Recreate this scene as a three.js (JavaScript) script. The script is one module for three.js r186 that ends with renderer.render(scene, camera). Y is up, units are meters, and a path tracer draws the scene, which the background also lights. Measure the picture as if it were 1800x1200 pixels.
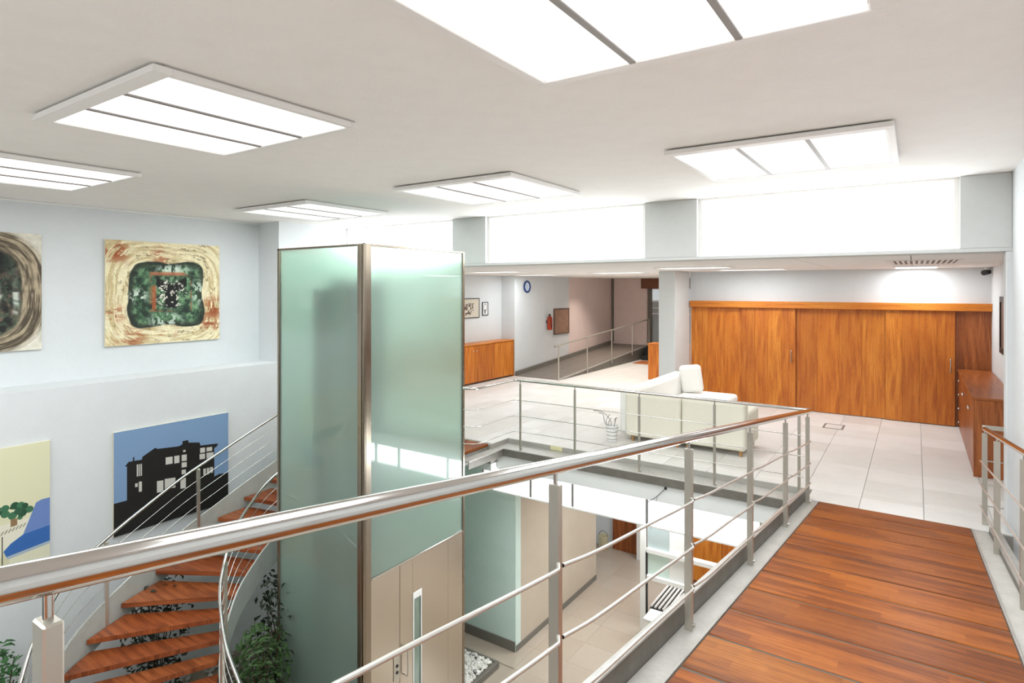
import * as THREE from 'three';
import { ConvexGeometry } from 'three/addons/geometries/ConvexGeometry.js';
import { RoundedBoxGeometry } from 'three/addons/geometries/RoundedBoxGeometry.js';
import { mergeGeometries } from 'three/addons/utils/BufferGeometryUtils.js';
import { RectAreaLightUniformsLib } from 'three/addons/lights/RectAreaLightUniformsLib.js';

// ---------------------------------------------------------------- camera, light, exposure
RectAreaLightUniformsLib.init();
const scene = new THREE.Scene();
const EYE = 2.4, FOCAL = 1051, YAW = Math.atan2(710, 1051);
const camera = new THREE.PerspectiveCamera(2 * Math.atan(600 / FOCAL) * 180 / Math.PI, 1.5, 0.05, 80);
camera.position.set(0, EYE, 0);
camera.rotation.set(0, YAW, 0);
camera.setViewOffset(1800, 1200, 0, 92, 1800, 1200);
scene.add(camera);
const renderer = new THREE.WebGLRenderer({ antialias: true });
renderer.shadowMap.enabled = true;
renderer.toneMapping = THREE.LinearToneMapping;
renderer.toneMappingExposure = 1.18;
scene.background = new THREE.Color(0.9, 0.95, 1.0);
const L_CEILING = 7.6, L_WINDOW = 3.6, L_FAR = 12.5, L_BAND = 11, L_LOWER = 13;   // radiance of the lamps and lit windows
const COOL = new THREE.Color(0.91, 0.965, 1.0), WARM = new THREE.Color(1.0, 0.88, 0.78);
function areaLight(x, y, z, w, d, L, color, dir) {       // dir: 'down' or '+z'
  const l = new THREE.RectAreaLight(color, L, w, d);
  l.position.set(x, y, z);
  l.lookAt(dir === 'down' ? new THREE.Vector3(x, y - 1, z) : new THREE.Vector3(x, y, z + 1));
  l.name = 'area_light';
  scene.add(l);
}
const UP = 3.55, LOWC = 2.775, GROUND = -3.4;             // upper ceiling, far ceiling, lower floor
const SLOPE = 0.137, RAMP0 = -7.55;                      // the ramp bridge climbs towards the camera
const rampY = z => SLOPE * (z - RAMP0);

// ---------------------------------------------------------------- helpers
let seed = 20240611;
const rnd = () => { seed = (seed + 0x6d2b79f5) | 0; let t = Math.imul(seed ^ (seed >>> 15), 1 | seed); t = (t + Math.imul(t ^ (t >>> 7), 61 | t)) ^ t; return ((t ^ (t >>> 14)) >>> 0) / 4294967296; };
const rr = (a, b) => a + (b - a) * rnd();
const V = (x, y, z) => new THREE.Vector3(x, y, z);
const taken = new Map();
function numbered(name) { const n = taken.get(name) || 0; taken.set(name, n + 1); return n ? name + '_' + String(n).padStart(3, '0') : name; }
function shadows(o) { o.castShadow = o.receiveShadow = true; return o; }
function thing(name, label, category, group, at = [0, 0, 0]) {
  const o = new THREE.Group(); o.name = numbered(name); o.position.set(...at); scene.add(o);
  o.userData = { label, category }; if (group) o.userData.group = group;
  return o;
}
function struct(name, label) {
  const o = new THREE.Group(); o.name = name; scene.add(o);
  o.userData = { kind: 'structure', label, category: name.split('_')[0] };
  return o;
}
function part(name, geo, mat, parent, label) {
  const m = shadows(new THREE.Mesh(geo, mat)); m.name = name; parent.add(m);
  if (label) m.userData.label = label;
  return m;
}
// uv in metres; v runs along axis `grain`
function metres(g, grain = 1, off = [0, 0]) {
  if (g.index) g = g.toNonIndexed();
  const p = g.attributes.position, n = p.count, uv = new Float32Array(n * 2);
  const a = V(0, 0, 0), b = V(0, 0, 0), c = V(0, 0, 0);
  for (let i = 0; i < n; i += 3) {
    a.fromBufferAttribute(p, i); b.fromBufferAttribute(p, i + 1); c.fromBufferAttribute(p, i + 2);
    const N = b.clone().sub(a).cross(c.clone().sub(a)); const q = [Math.abs(N.x), Math.abs(N.y), Math.abs(N.z)];
    const dom = q.indexOf(Math.max(...q));
    const va = dom === grain ? (grain + 1) % 3 : grain, ua = [0, 1, 2].find(k => k !== va && k !== dom);
    for (let k = 0; k < 3; k++) {
      const e = [p.getX(i + k), p.getY(i + k), p.getZ(i + k)];
      uv[(i + k) * 2] = e[ua] + off[0]; uv[(i + k) * 2 + 1] = e[va] + off[1];
    }
  }
  g.setAttribute('uv', new THREE.BufferAttribute(uv, 2));
  return g;
}
const roff = () => [rnd() * 7, rnd() * 7];
function box(x0, y0, z0, x1, y1, z1, grain = 1, off) {
  const g = new THREE.BoxGeometry(Math.abs(x1 - x0), Math.abs(y1 - y0), Math.abs(z1 - z0));
  g.translate((x0 + x1) / 2, (y0 + y1) / 2, (z0 + z1) / 2);
  return metres(g, grain, off || [0, 0]);
}
function cbox(x0, y0, z0, x1, y1, z1, c = 0.004, grain = 1, off) {      // chamfered box, 44 triangles
  const pts = [];
  const X = [Math.min(x0, x1), Math.max(x0, x1)], Y = [Math.min(y0, y1), Math.max(y0, y1)], Z = [Math.min(z0, z1), Math.max(z0, z1)];
  c = Math.min(c, (X[1] - X[0]) * 0.45, (Y[1] - Y[0]) * 0.45, (Z[1] - Z[0]) * 0.45);
  for (const i of [0, 1]) for (const j of [0, 1]) for (const k of [0, 1]) {
    const sx = i ? -c : c, sy = j ? -c : c, sz = k ? -c : c;
    pts.push(V(X[i], Y[j] + sy, Z[k] + sz), V(X[i] + sx, Y[j], Z[k] + sz), V(X[i] + sx, Y[j] + sy, Z[k]));
  }
  return metres(new ConvexGeometry(pts), grain, off || [0, 0]);
}
function prism(pts, grain = 1, off) { return metres(new ConvexGeometry(pts.map(p => V(...p))), grain, off || [0, 0]); }
function rbox(x0, y0, z0, x1, y1, z1, r = 0.05, s = 4) {
  const g = new RoundedBoxGeometry(Math.abs(x1 - x0), Math.abs(y1 - y0), Math.abs(z1 - z0), s, r);
  g.translate((x0 + x1) / 2, (y0 + y1) / 2, (z0 + z1) / 2);
  return g;
}
function cyl(p, q, r, seg = 12, r2 = r) {
  const a = V(...p), b = V(...q), d = b.clone().sub(a);
  const g = new THREE.CylinderGeometry(r2, r, d.length(), seg, 1);
  g.applyQuaternion(new THREE.Quaternion().setFromUnitVectors(V(0, 1, 0), d.clone().normalize()));
  const m = a.add(b).multiplyScalar(0.5); g.translate(m.x, m.y, m.z);
  return g;
}
function tube(pts, r, seg = 8, n) {
  const c = new THREE.CatmullRomCurve3(pts.map(p => V(...p)), false, 'centripetal');
  return new THREE.TubeGeometry(c, n || pts.length * 6, r, seg, false);
}
const merge = a => mergeGeometries(a.map(g => { const h = g.index ? g.toNonIndexed() : g.clone(); for (const k of Object.keys(h.attributes)) if (!['position', 'normal', 'uv'].includes(k)) h.deleteAttribute(k); return h; }));

// ---------------------------------------------------------------- procedural textures
function lattice(w, h) { const a = new Float32Array(w * h); for (let i = 0; i < a.length; i++) a[i] = rnd(); return a; }
function vnoise(lat, w, h, x, y) {                        // periodic value noise
  const x0 = Math.floor(x), y0 = Math.floor(y), fx = x - x0, fy = y - y0, sx = fx * fx * (3 - 2 * fx), sy = fy * fy * (3 - 2 * fy);
  const i0 = ((x0 % w) + w) % w, i1 = (i0 + 1) % w, j0 = ((y0 % h) + h) % h, j1 = (j0 + 1) % h;
  const a = lat[j0 * w + i0], b = lat[j0 * w + i1], c = lat[j1 * w + i0], d = lat[j1 * w + i1];
  return a + (b - a) * sx + (c - a) * sy + (a - b - c + d) * sx * sy;
}
function texture(W, H, size, fn, srgb = true) {           // size: metres covered by [u, v]
  const data = new Uint8Array(W * H * 4);
  for (let y = 0; y < H; y++) for (let x = 0; x < W; x++) {
    const c = fn(x / W, y / H), o = (y * W + x) * 4;
    data[o] = Math.max(0, Math.min(255, c[0])); data[o + 1] = Math.max(0, Math.min(255, c[1])); data[o + 2] = Math.max(0, Math.min(255, c[2])); data[o + 3] = 255;
  }
  const t = new THREE.DataTexture(data, W, H);
  t.wrapS = t.wrapT = THREE.RepeatWrapping; t.magFilter = THREE.LinearFilter; t.minFilter = THREE.LinearMipmapLinearFilter; t.generateMipmaps = true;
  if (srgb) t.colorSpace = THREE.SRGBColorSpace;
  t.repeat.set(1 / size[0], 1 / size[1]); t.needsUpdate = true;
  return t;
}
const mix = (a, b, t) => [a[0] + (b[0] - a[0]) * t, a[1] + (b[1] - a[1]) * t, a[2] + (b[2] - a[2]) * t];
function woodTexture(dark, mid, light, strips = 0) {
  const A = lattice(16, 4), B = lattice(64, 8), C = lattice(128, 32), D = lattice(strips || 1, 4);
  return texture(512, 512, [0.6, 1.6], (u, v) => {
    let t = 0.45 * vnoise(A, 16, 4, u * 16 + Math.sin(v * 6.283) * 0.5, v * 4) + 0.35 * vnoise(B, 64, 8, u * 64, v * 8) + 0.2 * vnoise(C, 128, 32, u * 128, v * 32);
    if (strips) { const s = Math.floor(u * strips); t += (vnoise(D, strips, 4, s, Math.floor(v * 4 + s * 0.37)) - 0.5) * 0.35; }
    t = Math.max(0, Math.min(1, (t - 0.5) * 1.5 + 0.5));
    const pore = vnoise(C, 128, 32, u * 128 + 31, v * 32) > 0.86 ? 0.88 : 1;
    const c = t < 0.5 ? mix(dark, mid, t * 2) : mix(mid, light, t * 2 - 1);
    return [c[0] * pore, c[1] * pore, c[2] * pore];
  });
}
function speckle(base, amp, size = 1, coarse = 8) {
  const A = lattice(coarse, coarse), B = lattice(coarse * 4, coarse * 4), C = lattice(128, 128);
  return texture(256, 256, [size, size], (u, v) => {
    const t = (0.5 * vnoise(A, coarse, coarse, u * coarse, v * coarse) + 0.3 * vnoise(B, coarse * 4, coarse * 4, u * coarse * 4, v * coarse * 4) + 0.2 * vnoise(C, 128, 128, u * 128, v * 128) - 0.5) * amp;
    return [base[0] + t, base[1] + t, base[2] + t];
  });
}
function rough(lo, hi, su, sv, nu, nv) {
  const A = lattice(nu, nv), B = lattice(nu * 4, nv * 4);
  return texture(256, 256, [su, sv], (u, v) => { const t = 255 * (lo + (hi - lo) * (0.6 * vnoise(A, nu, nv, u * nu, v * nv) + 0.4 * vnoise(B, nu * 4, nv * 4, u * nu * 4, v * nv * 4))); return [t, t, t]; }, false);
}
const S = (o) => new THREE.MeshStandardMaterial(o), P = (o) => new THREE.MeshPhysicalMaterial(o);
const plasterBump = rough(0, 1, 0.5, 0.5, 32, 32);
const M = {};
M.wall = S({ map: speckle([219, 222, 223], 6, 2), roughness: 0.85, bumpMap: plasterBump, bumpScale: 0.0006 });
M.ceiling = S({ map: speckle([248, 245, 241], 5, 1), roughness: 0.9, bumpMap: plasterBump, bumpScale: 0.0008 });
M.column = S({ map: speckle([212, 214, 212], 8, 1.5), roughness: 0.8 });
M.bulk = S({ map: speckle([234, 236, 234], 6, 1.5), roughness: 0.7 });
M.pink = S({ map: speckle([232, 212, 205], 8, 1.5), roughness: 0.85 });  // white wall with a pinkish cast put into its colour
M.white = S({ color: 0xefeeea, roughness: 0.5 });
M.lightFrame = S({ color: 0xf4f2ef, roughness: 0.5 });
M.divider = S({ color: 0x8f8a86, roughness: 0.5, metalness: 0.3 });
M.gap = S({ color: 0xc4c0ba, roughness: 0.9 });
M.glow = S({ color: 0xffffff, roughness: 0.6, emissive: 0xffffff, emissiveIntensity: 0.95 });
M.windowGlow = S({ color: 0xffffff, roughness: 0.6, emissive: 0xfcfeff, emissiveIntensity: 1.0 });
M.steel = S({ color: 0xc4bfb4, metalness: 0.75, roughness: 1, roughnessMap: rough(0.28, 0.4, 0.3, 1.2, 32, 6) });
M.bar = S({ color: 0xd2cfc8, metalness: 0.75, roughness: 0.28 });
M.polished = S({ color: 0xc9c7c3, metalness: 1, roughness: 0.13 });
M.sheet = S({ color: 0xc6bdb0, metalness: 1, roughness: 1, roughnessMap: rough(0.2, 0.27, 1.2, 2.4, 4, 4) });
M.frameSteel = S({ color: 0x978c7d, metalness: 1, roughness: 1, roughnessMap: rough(0.2, 0.3, 0.5, 1.4, 4, 4) });
M.flange = S({ map: speckle([196, 193, 186], 24, 0.7), metalness: 0.1, roughness: 0.5 });
M.web = S({ map: speckle([120, 116, 108], 22, 0.6), metalness: 0.3, roughness: 0.55 });
M.beamTop = S({ map: speckle([186, 184, 178], 24, 0.6), metalness: 0.4, roughness: 0.35 });
M.darkSteel = S({ color: 0x3b3c3d, metalness: 0.6, roughness: 0.5 });
M.stringer = S({ map: speckle([188, 194, 188], 14, 0.6), metalness: 0.1, roughness: 0.4 });
M.glass = P({ color: 0xdcf2e6, transmission: 0.84, roughness: 0.3, thickness: 0.012, ior: 1.3, clearcoat: 1, clearcoatRoughness: 0.02 });
M.clear = P({ color: 0xd8ece4, transmission: 1, roughness: 0.02, thickness: 0 });
M.black = S({ color: 0x1c1c1d, roughness: 0.5 });
const deckTex = woodTexture([114, 60, 16], [153, 86, 24], [174, 107, 40], 8);
M.deck = [0xffffff, 0xf3e6dc, 0xe6d6cc, 0xfff0e2].map(c => P({ map: deckTex, color: c, roughness: 0.36, specularIntensity: 0.45 }));
M.deckGap = S({ color: 0x5f564b, roughness: 0.7 });
const treadTex = woodTexture([104, 52, 24], [146, 78, 40], [168, 98, 54]);
M.tread = [0xffffff, 0xeee2da, 0xfff2e8].map(c => S({ map: treadTex, color: c, roughness: 0.4 }));
const veneerTex = woodTexture([174, 92, 20], [206, 120, 34], [222, 142, 52]);
M.veneer = [0xffffff, 0xf2e8de, 0xfaf0e4, 0xe8dccf].map(c => S({ map: veneerTex, color: c, roughness: 0.42 }));
const cabinetTex = woodTexture([116, 58, 24], [154, 84, 38], [180, 106, 54]);
M.cabinet = [0xffffff, 0xf0e6dd, 0xe2d4c8].map(c => S({ map: cabinetTex, color: c, roughness: 0.32 }));
const tileTex = speckle([236, 234, 230], 12, 1.7, 6);
M.tile = [0xffffff, 0xf8f8f7, 0xf3f2f0].map(c => S({ map: tileTex, color: c, roughness: 0.42 }));
M.grout = S({ color: 0xa9a59d, roughness: 0.9 });
const lowTex = speckle([194, 180, 164], 6, 1.9, 6);
M.lowTile = [0xffffff, 0xfdfcfb, 0xfbf9f7].map(c => S({ map: lowTex, color: c, roughness: 0.12 }));
M.greenWall = S({ map: speckle([216, 236, 227], 8, 1.5), roughness: 0.3 });
M.beige = S({ map: speckle([200, 187, 168], 8, 1.5), roughness: 0.4 });
M.plinth = S({ color: 0x77736a, roughness: 0.5 });
const fabric = speckle([236, 231, 214], 12, 0.25, 24);
M.sofa = S({ map: fabric, roughness: 0.95 });
M.sofaWhite = S({ map: speckle([244, 242, 236], 8, 0.25, 24), roughness: 0.95 });
M.leg = S({ color: 0xb88d5c, roughness: 0.5 });
M.rubber = S({ color: 0x55524c, roughness: 0.8 });
M.rampRubber = S({ map: speckle([124, 116, 108], 22, 0.5), roughness: 0.6 });
M.canvasEdge = S({ color: 0xd8d2bd, roughness: 0.9 });
M.brown = S({ color: 0x7a4a30, roughness: 0.5 });
M.red = S({ color: 0xb03a12, roughness: 0.35 });

// ---------------------------------------------------------------- the setting
const wallLeft = struct('wall_left', 'long white wall with four paintings behind the spiral stair');
part('upper_wall', box(-9.75, 1.16, 6.6, -9.55, UP, -7.9), M.wall, wallLeft);
part('lower_wall', box(-9.75, GROUND, 6.6, -8.97, 1.16, -8.1), M.wall, wallLeft);
part('pilaster', box(-9.55, 1.16, -6.2, -8.97, UP, -7.9), M.wall, wallLeft);
const wallRight = struct('wall_right', 'plain white wall at the right end of the ramp');
part('wall_face', box(0.785, GROUND, 6.6, 1.25, UP, -7.75), M.wall, wallRight);
part('wall_end', cbox(0.735, -0.25, -7.6, 1.25, LOWC, -7.8, 0.008), M.wall, wallRight);
part('far_wall', box(1.07, -0.25, -7.8, 1.25, LOWC, -13.25), M.wall, wallRight);
const wallNear = struct('wall_near', 'white wall behind the viewer');
part('wall_face', box(-9.75, GROUND, 6.6, 1.25, UP, 6.8), M.wall, wallNear);
const unseenFloor = struct('floor_unseen', 'unseen pale floor behind the viewer that throws light up to the ceiling');
part('slab', box(-8.97, 1.0, 1.95, 0.785, 1.29, 6.6), M.tile[0], unseenFloor);  // out of view, placed so light bounces up to the ceiling
const wallBack = struct('wall_back', 'white wall above the wooden sliding doors');
part('wall_face', box(-4.1, -0.2, -13.05, 1.25, LOWC, -13.25), M.wall, wallBack);
part('return_wall', box(-4.1, -0.2, -13.25, -3.9, LOWC, -20.3), M.wall, wallBack);
const wallFar = struct('wall_far', 'white side wall that turns pinkish beside the ramp');
part('side_wall', box(-9.85, -0.2, -7.9, -9.65, LOWC, -13.75), M.wall, wallFar);
part('pilaster', box(-9.85, -0.2, -13.75, -9.2, LOWC, -16.86), M.wall, wallFar);
part('pink_wall', box(-9.85, -0.2, -16.86, -9.2, LOWC, -20.1), M.pink, wallFar, 'pinkish stretch of the white wall');
const wallEnd = struct('wall_end', 'pinkish end wall behind the grey access ramp');
part('corner_bead', box(-9.19, 0.5, -20.08, -9.1, LOWC, -20.1), M.plinth, wallEnd);
part('end_wall', box(-9.85, -0.2, -20.1, -8.05, LOWC, -20.3), M.pink, wallEnd);
part('end_return', box(-8.05, -0.2, -20.1, -7.85, LOWC, -22.3), M.pink, wallEnd);

const ceiling = struct('ceiling', 'white plaster ceiling with hanging light boxes');
part('upper_ceiling', box(-9.75, UP, 6.8, 1.25, UP + 0.2, -7.9), M.ceiling, ceiling);
part('far_ceiling', box(-9.85, LOWC + 0.02, -7.9, 1.25, LOWC + 0.25, -22.3), M.grout, ceiling);
for (let x = -9.65; x < 1.05; x += 1.2) for (let z = -8.02; z > -15; z -= 1.2)
  part('ceiling_tile', box(x + 0.006, LOWC, z - 0.006, Math.min(x + 1.194, 1.07), LOWC + 0.02, z - 1.194), M.ceiling, ceiling);
part('far_field', box(-9.65, LOWC, -15.23, -4.1, LOWC + 0.02, -22.3), M.ceiling, ceiling);
part('cornice', cbox(-9.55, UP - 0.025, 6.6, -9.535, UP - 0.002, -6.2, 0.002), M.white, ceiling, 'thin white line where the ceiling meets the picture wall');
part('fascia', box(-9.65, LOWC - 0.0, -7.6, 0.785, 2.81, -8.0), M.column, ceiling);
const clerestory = struct('wall_window', 'row of white piers between the high lit windows');
const panes = [[-8.97, -6.32], [-5.64, -3.0], [-2.3, 0.37]];
for (const [a, b] of [[-6.32, -5.64], [-3.0, -2.3], [0.37, 0.785]]) part('pier', cbox(a, 2.81, -7.6, b, UP, -7.95, 0.006), M.column, clerestory);
part('window_back', box(-9.65, 2.81, -7.9, 0.785, UP, -8.0), M.wall, clerestory);
panes.forEach(([a, b], i) => {
  const w = struct('window_' + (i + 1), ['leftmost high frosted window above the glass lift shaft', 'middle high frosted window between two white piers', 'widest high frosted window at right above the sliding doors'][i]);
  const y0 = 2.81, y1 = UP;
  for (const g of [box(a, y0, -7.66, a + 0.045, y1, -7.78), box(b - 0.045, y0, -7.66, b, y1, -7.78), box(a + 0.045, y0, -7.66, b - 0.045, y0 + 0.012, -7.78), box(a + 0.045, y1 - 0.03, -7.66, b - 0.045, y1, -7.78)]) part('window_frame', g, M.white, w);
  part('pane', box(a + 0.045, y0 + 0.012, -7.72, b - 0.045, y1 - 0.03, -7.74), M.windowGlow, w);
  areaLight((a + b) / 2, (y0 + y1) / 2, -7.7, b - a - 0.1, y1 - y0 - 0.08, L_WINDOW, COOL, '+z');
});

// upper floor: slabs and single tiles
const floor = struct('floor', 'pale stone tile floor of the upper level');
part('slab', box(-9.65, -0.3, -7.5, -5.46, -0.012, -22.3), M.grout, floor);
part('slab', box(-5.46, -0.3, -7.97, -1.03, -0.012, -22.3), M.grout, floor);
part('slab', box(-1.03, -0.3, -7.55, 1.25, -0.012, -22.3), M.grout, floor);
const regions = [[-9.65, -5.46, -13.4, -7.5], [-5.46, 1.07, -13.4, -7.97], [-1.03, 1.07, -7.97, -7.552]];
const restTiles = [];
{
  const pitch = 0.59, ox = 0.07, oz = -7.55, cells = [];
  for (let i = -17; i < 3; i++) for (let j = -26; j < 2; j++) {
    for (const [a, b, c, d] of [...regions, [-9.65, -4.1, -20.1, -13.4]]) {
      const x0 = Math.max(a, ox + i * pitch), x1 = Math.min(b, ox + (i + 1) * pitch), z0 = Math.max(c, oz + j * pitch), z1 = Math.min(d, oz + (j + 1) * pitch);
      if (x1 - x0 < 0.05 || z1 - z0 < 0.05) continue;
      cells.push([x0, x1, z0, z1]);
    }
  }
  for (const [x0, x1, z0, z1] of cells) {
    const near = z1 > -13.2 && x0 > -8.3, e = 0.0022;
    const g = near ? cbox(x0 + e, -0.012, z0 + e, x1 - e, rr(-0.0004, 0.0004), z1 - e, 0.0015, 2, roff()) : box(x0 + e, -0.012, z0 + e, x1 - e, 0, z1 - e, 2, roff());
    if (near) part('tile', g, M.tile[Math.floor(rnd() * 3)], floor); else restTiles.push(g);
  }
}
part('far_tiles', merge(restTiles), M.tile[1], floor).userData.kind = 'stuff';

// void edge: plate, web, plaster bulkhead
const edge = struct('trim_1', 'grey steel channel along the far edge of the stair void');
part('plate', cbox(-5.46, -0.085, -7.97, -1.04, -0.07, -7.62, 0.003), M.beamTop, edge);
part('web', cbox(-5.42, -0.19, -7.635, -1.04, -0.086, -7.62, 0.003), M.web, edge);
part('side_plate', cbox(-5.46, -0.085, -7.62, -5.3, -0.07, -6.75, 0.003), M.beamTop, edge);
part('side_web', cbox(-5.325, -0.19, -7.62, -5.31, -0.086, -6.75, 0.003), M.web, edge);
const label1 = part('yellow_tag', box(-4.66, -0.066, -7.966, -4.46, -0.008, -7.958), S({ color: 0xe3dcae, roughness: 0.7 }), edge, 'pale yellow tag on the dark edge');
const bulk = struct('wall_bulkhead', 'pale grey bulkhead below the far edge of the void');
part('bulkhead', box(-5.46, -0.42, -7.66, 1.0, -0.19, -7.97), M.bulk, bulk);
part('bulkhead_side', box(-8.97, -0.42, -7.5, -5.46, -0.31, -7.97), M.bulk, bulk);

// lit band below the bulkhead
const band = struct('window_4', 'long white lit glazed band below the grey bulkhead');
const posts4 = [-5.75, -4.85, -4.13, -3.0, -2.42, -1.55, -0.6, 0.4];
for (const x of posts4) part('mullion', cbox(x - 0.022, -0.76, -7.68, x + 0.022, -0.42, -7.76, 0.004), M.divider, band);
part('window_frame', cbox(-5.8, -0.785, -7.66, 0.78, -0.76, -7.86, 0.004), M.white, band);
for (let i = 0; i < posts4.length - 1; i++) {
  const a = posts4[i] + 0.022, b = posts4[i + 1] - 0.022;
  part('pane', box(a, -0.76, -7.73, b, -0.42, -7.75), M.windowGlow, band);
  areaLight((a + b) / 2, -0.59, -7.71, b - a, 0.33, L_BAND, COOL, '+z');
}
part('pane', box(posts4[posts4.length - 1] + 0.022, -0.76, -7.73, 0.78, -0.42, -7.75), M.windowGlow, band);

// lower level
M.lowGrout = S({ color: 0xb5a999, roughness: 0.7 });
const lower = struct('floor_lower', 'glossy beige tile floor of the lower level');
part('slab', box(-9.75, GROUND - 0.2, 6.8, 1.25, GROUND - 0.015, -13), M.lowGrout, lower);
{
  const pitch = 0.6, rest = [];
  for (let x = -9.3; x < 1.1; x += pitch) for (let z = -12.4; z < 6.5; z += pitch) {
    const vis = x > -6.4 && x < -0.9 && z < -5.6, e = 0.001;
    if (x < -5.35 && z + pitch > -7.5 && z < -3.0) continue;
    const g = vis ? cbox(x + e, GROUND - 0.015, z + e, x + pitch - e, GROUND, z + pitch - e, 0.001, 2, roff()) : box(x + e, GROUND - 0.015, z + e, x + pitch - e, GROUND, z + pitch - e, 2, roff());
    if (vis) part('tile', g, M.lowTile[Math.floor(rnd() * 3)], lower); else rest.push(g);
  }
  part('near_tiles', merge(rest), M.lowTile[0], lower).userData.kind = 'stuff';
}
const wallGreen = struct('wall_lower', 'pale green lower wall behind the lift with a dark plinth');
part('green_panel', box(-8.97, GROUND, -7.95, -5.3, -0.31, -8.1), M.greenWall, wallGreen, 'pale green face');
part('plinth', cbox(-8.97, GROUND, -7.93, -5.3, GROUND + 0.16, -7.95, 0.004), M.plinth, wallGreen);
part('beige_panel', box(-5.45, GROUND, -8.1, -5.3, -0.78, -9.1), M.beige, wallGreen, 'beige face');
part('glass_strip', box(-5.43, GROUND, -9.1, -5.33, -0.78, -9.28), M.greenWall, wallGreen, 'narrow bluish strip');
part('beige_panel', box(-5.45, GROUND, -9.28, -5.3, -0.78, -10.85), M.beige, wallGreen, 'beige face');
part('skirting', cbox(-5.3, GROUND, -7.96, -5.288, GROUND + 0.1, -9.1, 0.003), M.plinth, wallGreen);
part('skirting', cbox(-5.3, GROUND, -9.28, -5.288, GROUND + 0.1, -10.85, 0.003), M.plinth, wallGreen);
part('back_wall', box(-7.5, GROUND, -12.4, 1.25, -0.78, -12.6), M.wall, wallGreen, 'white back wall');
part('side_wall', box(-7.5, GROUND, -10.7, -5.45, -0.78, -10.85), M.wall, wallGreen);
const lowCeil = struct('ceiling_lower', 'white ceiling of the lower level');
part('ceiling_face', box(-5.45, -0.78, -7.86, 1.25, -0.5, -12.6), M.white, lowCeil);

// ---------------------------------------------------------------- ceiling light boxes
const lightLabels = ['three-panel ceiling light box cut by the top edge of the photo', 'three-panel ceiling light box before the picture wall, nearer the viewer',
  'ceiling light box above the brown swirl painting, cut by the left edge', 'three-panel ceiling light box before the widest high window at right',
  'three-panel ceiling light box before the middle high window', 'thin-looking ceiling light box by the leftmost high window and pilaster'];
for (const a of ['nearer row', 'farther row']) for (const b of ['beside the right wall', 'in the middle', 'beside the picture wall']) lightLabels.push(`unseen ceiling light box behind the viewer that brightens the ceiling, ${a}, ${b}`);  // boxes behind the viewer are unseen, placed to brighten the ceiling
[[-0.9, -2.17], [-3.98, -2.17], [-7.12, -2.2], [-0.92, -5.54], [-4.06, -5.56], [-7.25, -5.6], [-0.92, 1.2], [-4.0, 1.2], [-7.12, 1.2], [-0.92, 4.57], [-4.0, 4.57], [-7.12, 4.57]].forEach(([cx, cz], i) => {
  const w = 1.6, d = i < 3 ? 1.28 : 1.42, y = 3.502;
  const t = thing('ceiling_light', lightLabels[i], 'ceiling light', 'light boxes under the upper ceiling', [cx, y, cz]);
  const x1 = w / 2, z1 = d / 2, b = 0.05;
  part('housing', merge([box(-x1 + 0.012, 0.035, -z1 + 0.012, x1 - 0.012, UP - y - 0.0, z1 - 0.012)]), M.gap, t, 'grey recessed neck');
  const fr = [[-x1, -z1, x1, -z1 + b], [-x1, z1 - b, x1, z1 + 0.05], [-x1, -z1 + b, -x1 + b, z1 - b], [x1 - b, -z1 + b, x1, z1 - b]];
  for (const [a, c, e, f] of fr) part('frame', cbox(a, 0, c, e, 0.036, f, 0.003), M.lightFrame, t);
  const pw = (w - 2 * b) / 3;
  for (let k = 0; k < 3; k++) part('light_panel', box(-x1 + b + k * pw + 0.008, 0.012, -z1 + b, -x1 + b + (k + 1) * pw - 0.008, 0.02, z1 - b), M.glow, t);
  for (let k = 1; k < 3; k++) part('divider', cbox(-x1 + b + k * pw - 0.016, 0.002, -z1 + b, -x1 + b + k * pw + 0.016, 0.02, z1 - b, 0.002), M.divider, t);
  areaLight(cx, y - 0.004, cz, w - 2 * b, d - 2 * b, L_CEILING, COOL, 'down');
});

// far ceiling troffers and vent
const troffers = [[-2.6, -12.0, 'troffer in the far ceiling placed to light the sliding doors'], [0.0, -12.35, 'bright troffer beside the vent grille in the far ceiling'], [-3.2, -10.4, 'troffer in the far ceiling over the cream sofa'], [-5.6, -12.6, 'bright strip troffer in the far ceiling left of the column'],  // first one placed to light the doors and the wall above
  [-7.6, -10.6, 'troffer in the far ceiling before the sideboard'], [-8.3, -13.4, 'troffer in the far ceiling near the wall clock']];
for (const [x, z, lab] of troffers) {
  const t = thing('recessed_light', lab, 'ceiling light', 'troffers in the far ceiling', [x, LOWC, z]); if (x === 0) t.rotation.y = Math.PI / 2;
  for (const [a, c, e, f] of [[-0.62, -0.32, 0.62, -0.29], [-0.62, 0.29, 0.62, 0.32], [-0.62, -0.29, -0.59, 0.29], [0.59, -0.29, 0.62, 0.29]]) part('frame', cbox(a, -0.012, c, e, -0.0005, f, 0.002), M.lightFrame, t);
  part('light_panel', box(-0.59, -0.006, -0.29, 0.59, -0.0008, 0.29), M.glow, t);
  areaLight(x, LOWC - 0.02, z, x === 0 ? 0.5 : 1.1, x === 0 ? 1.1 : 0.5, L_FAR, COOL, 'down');
}
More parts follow.
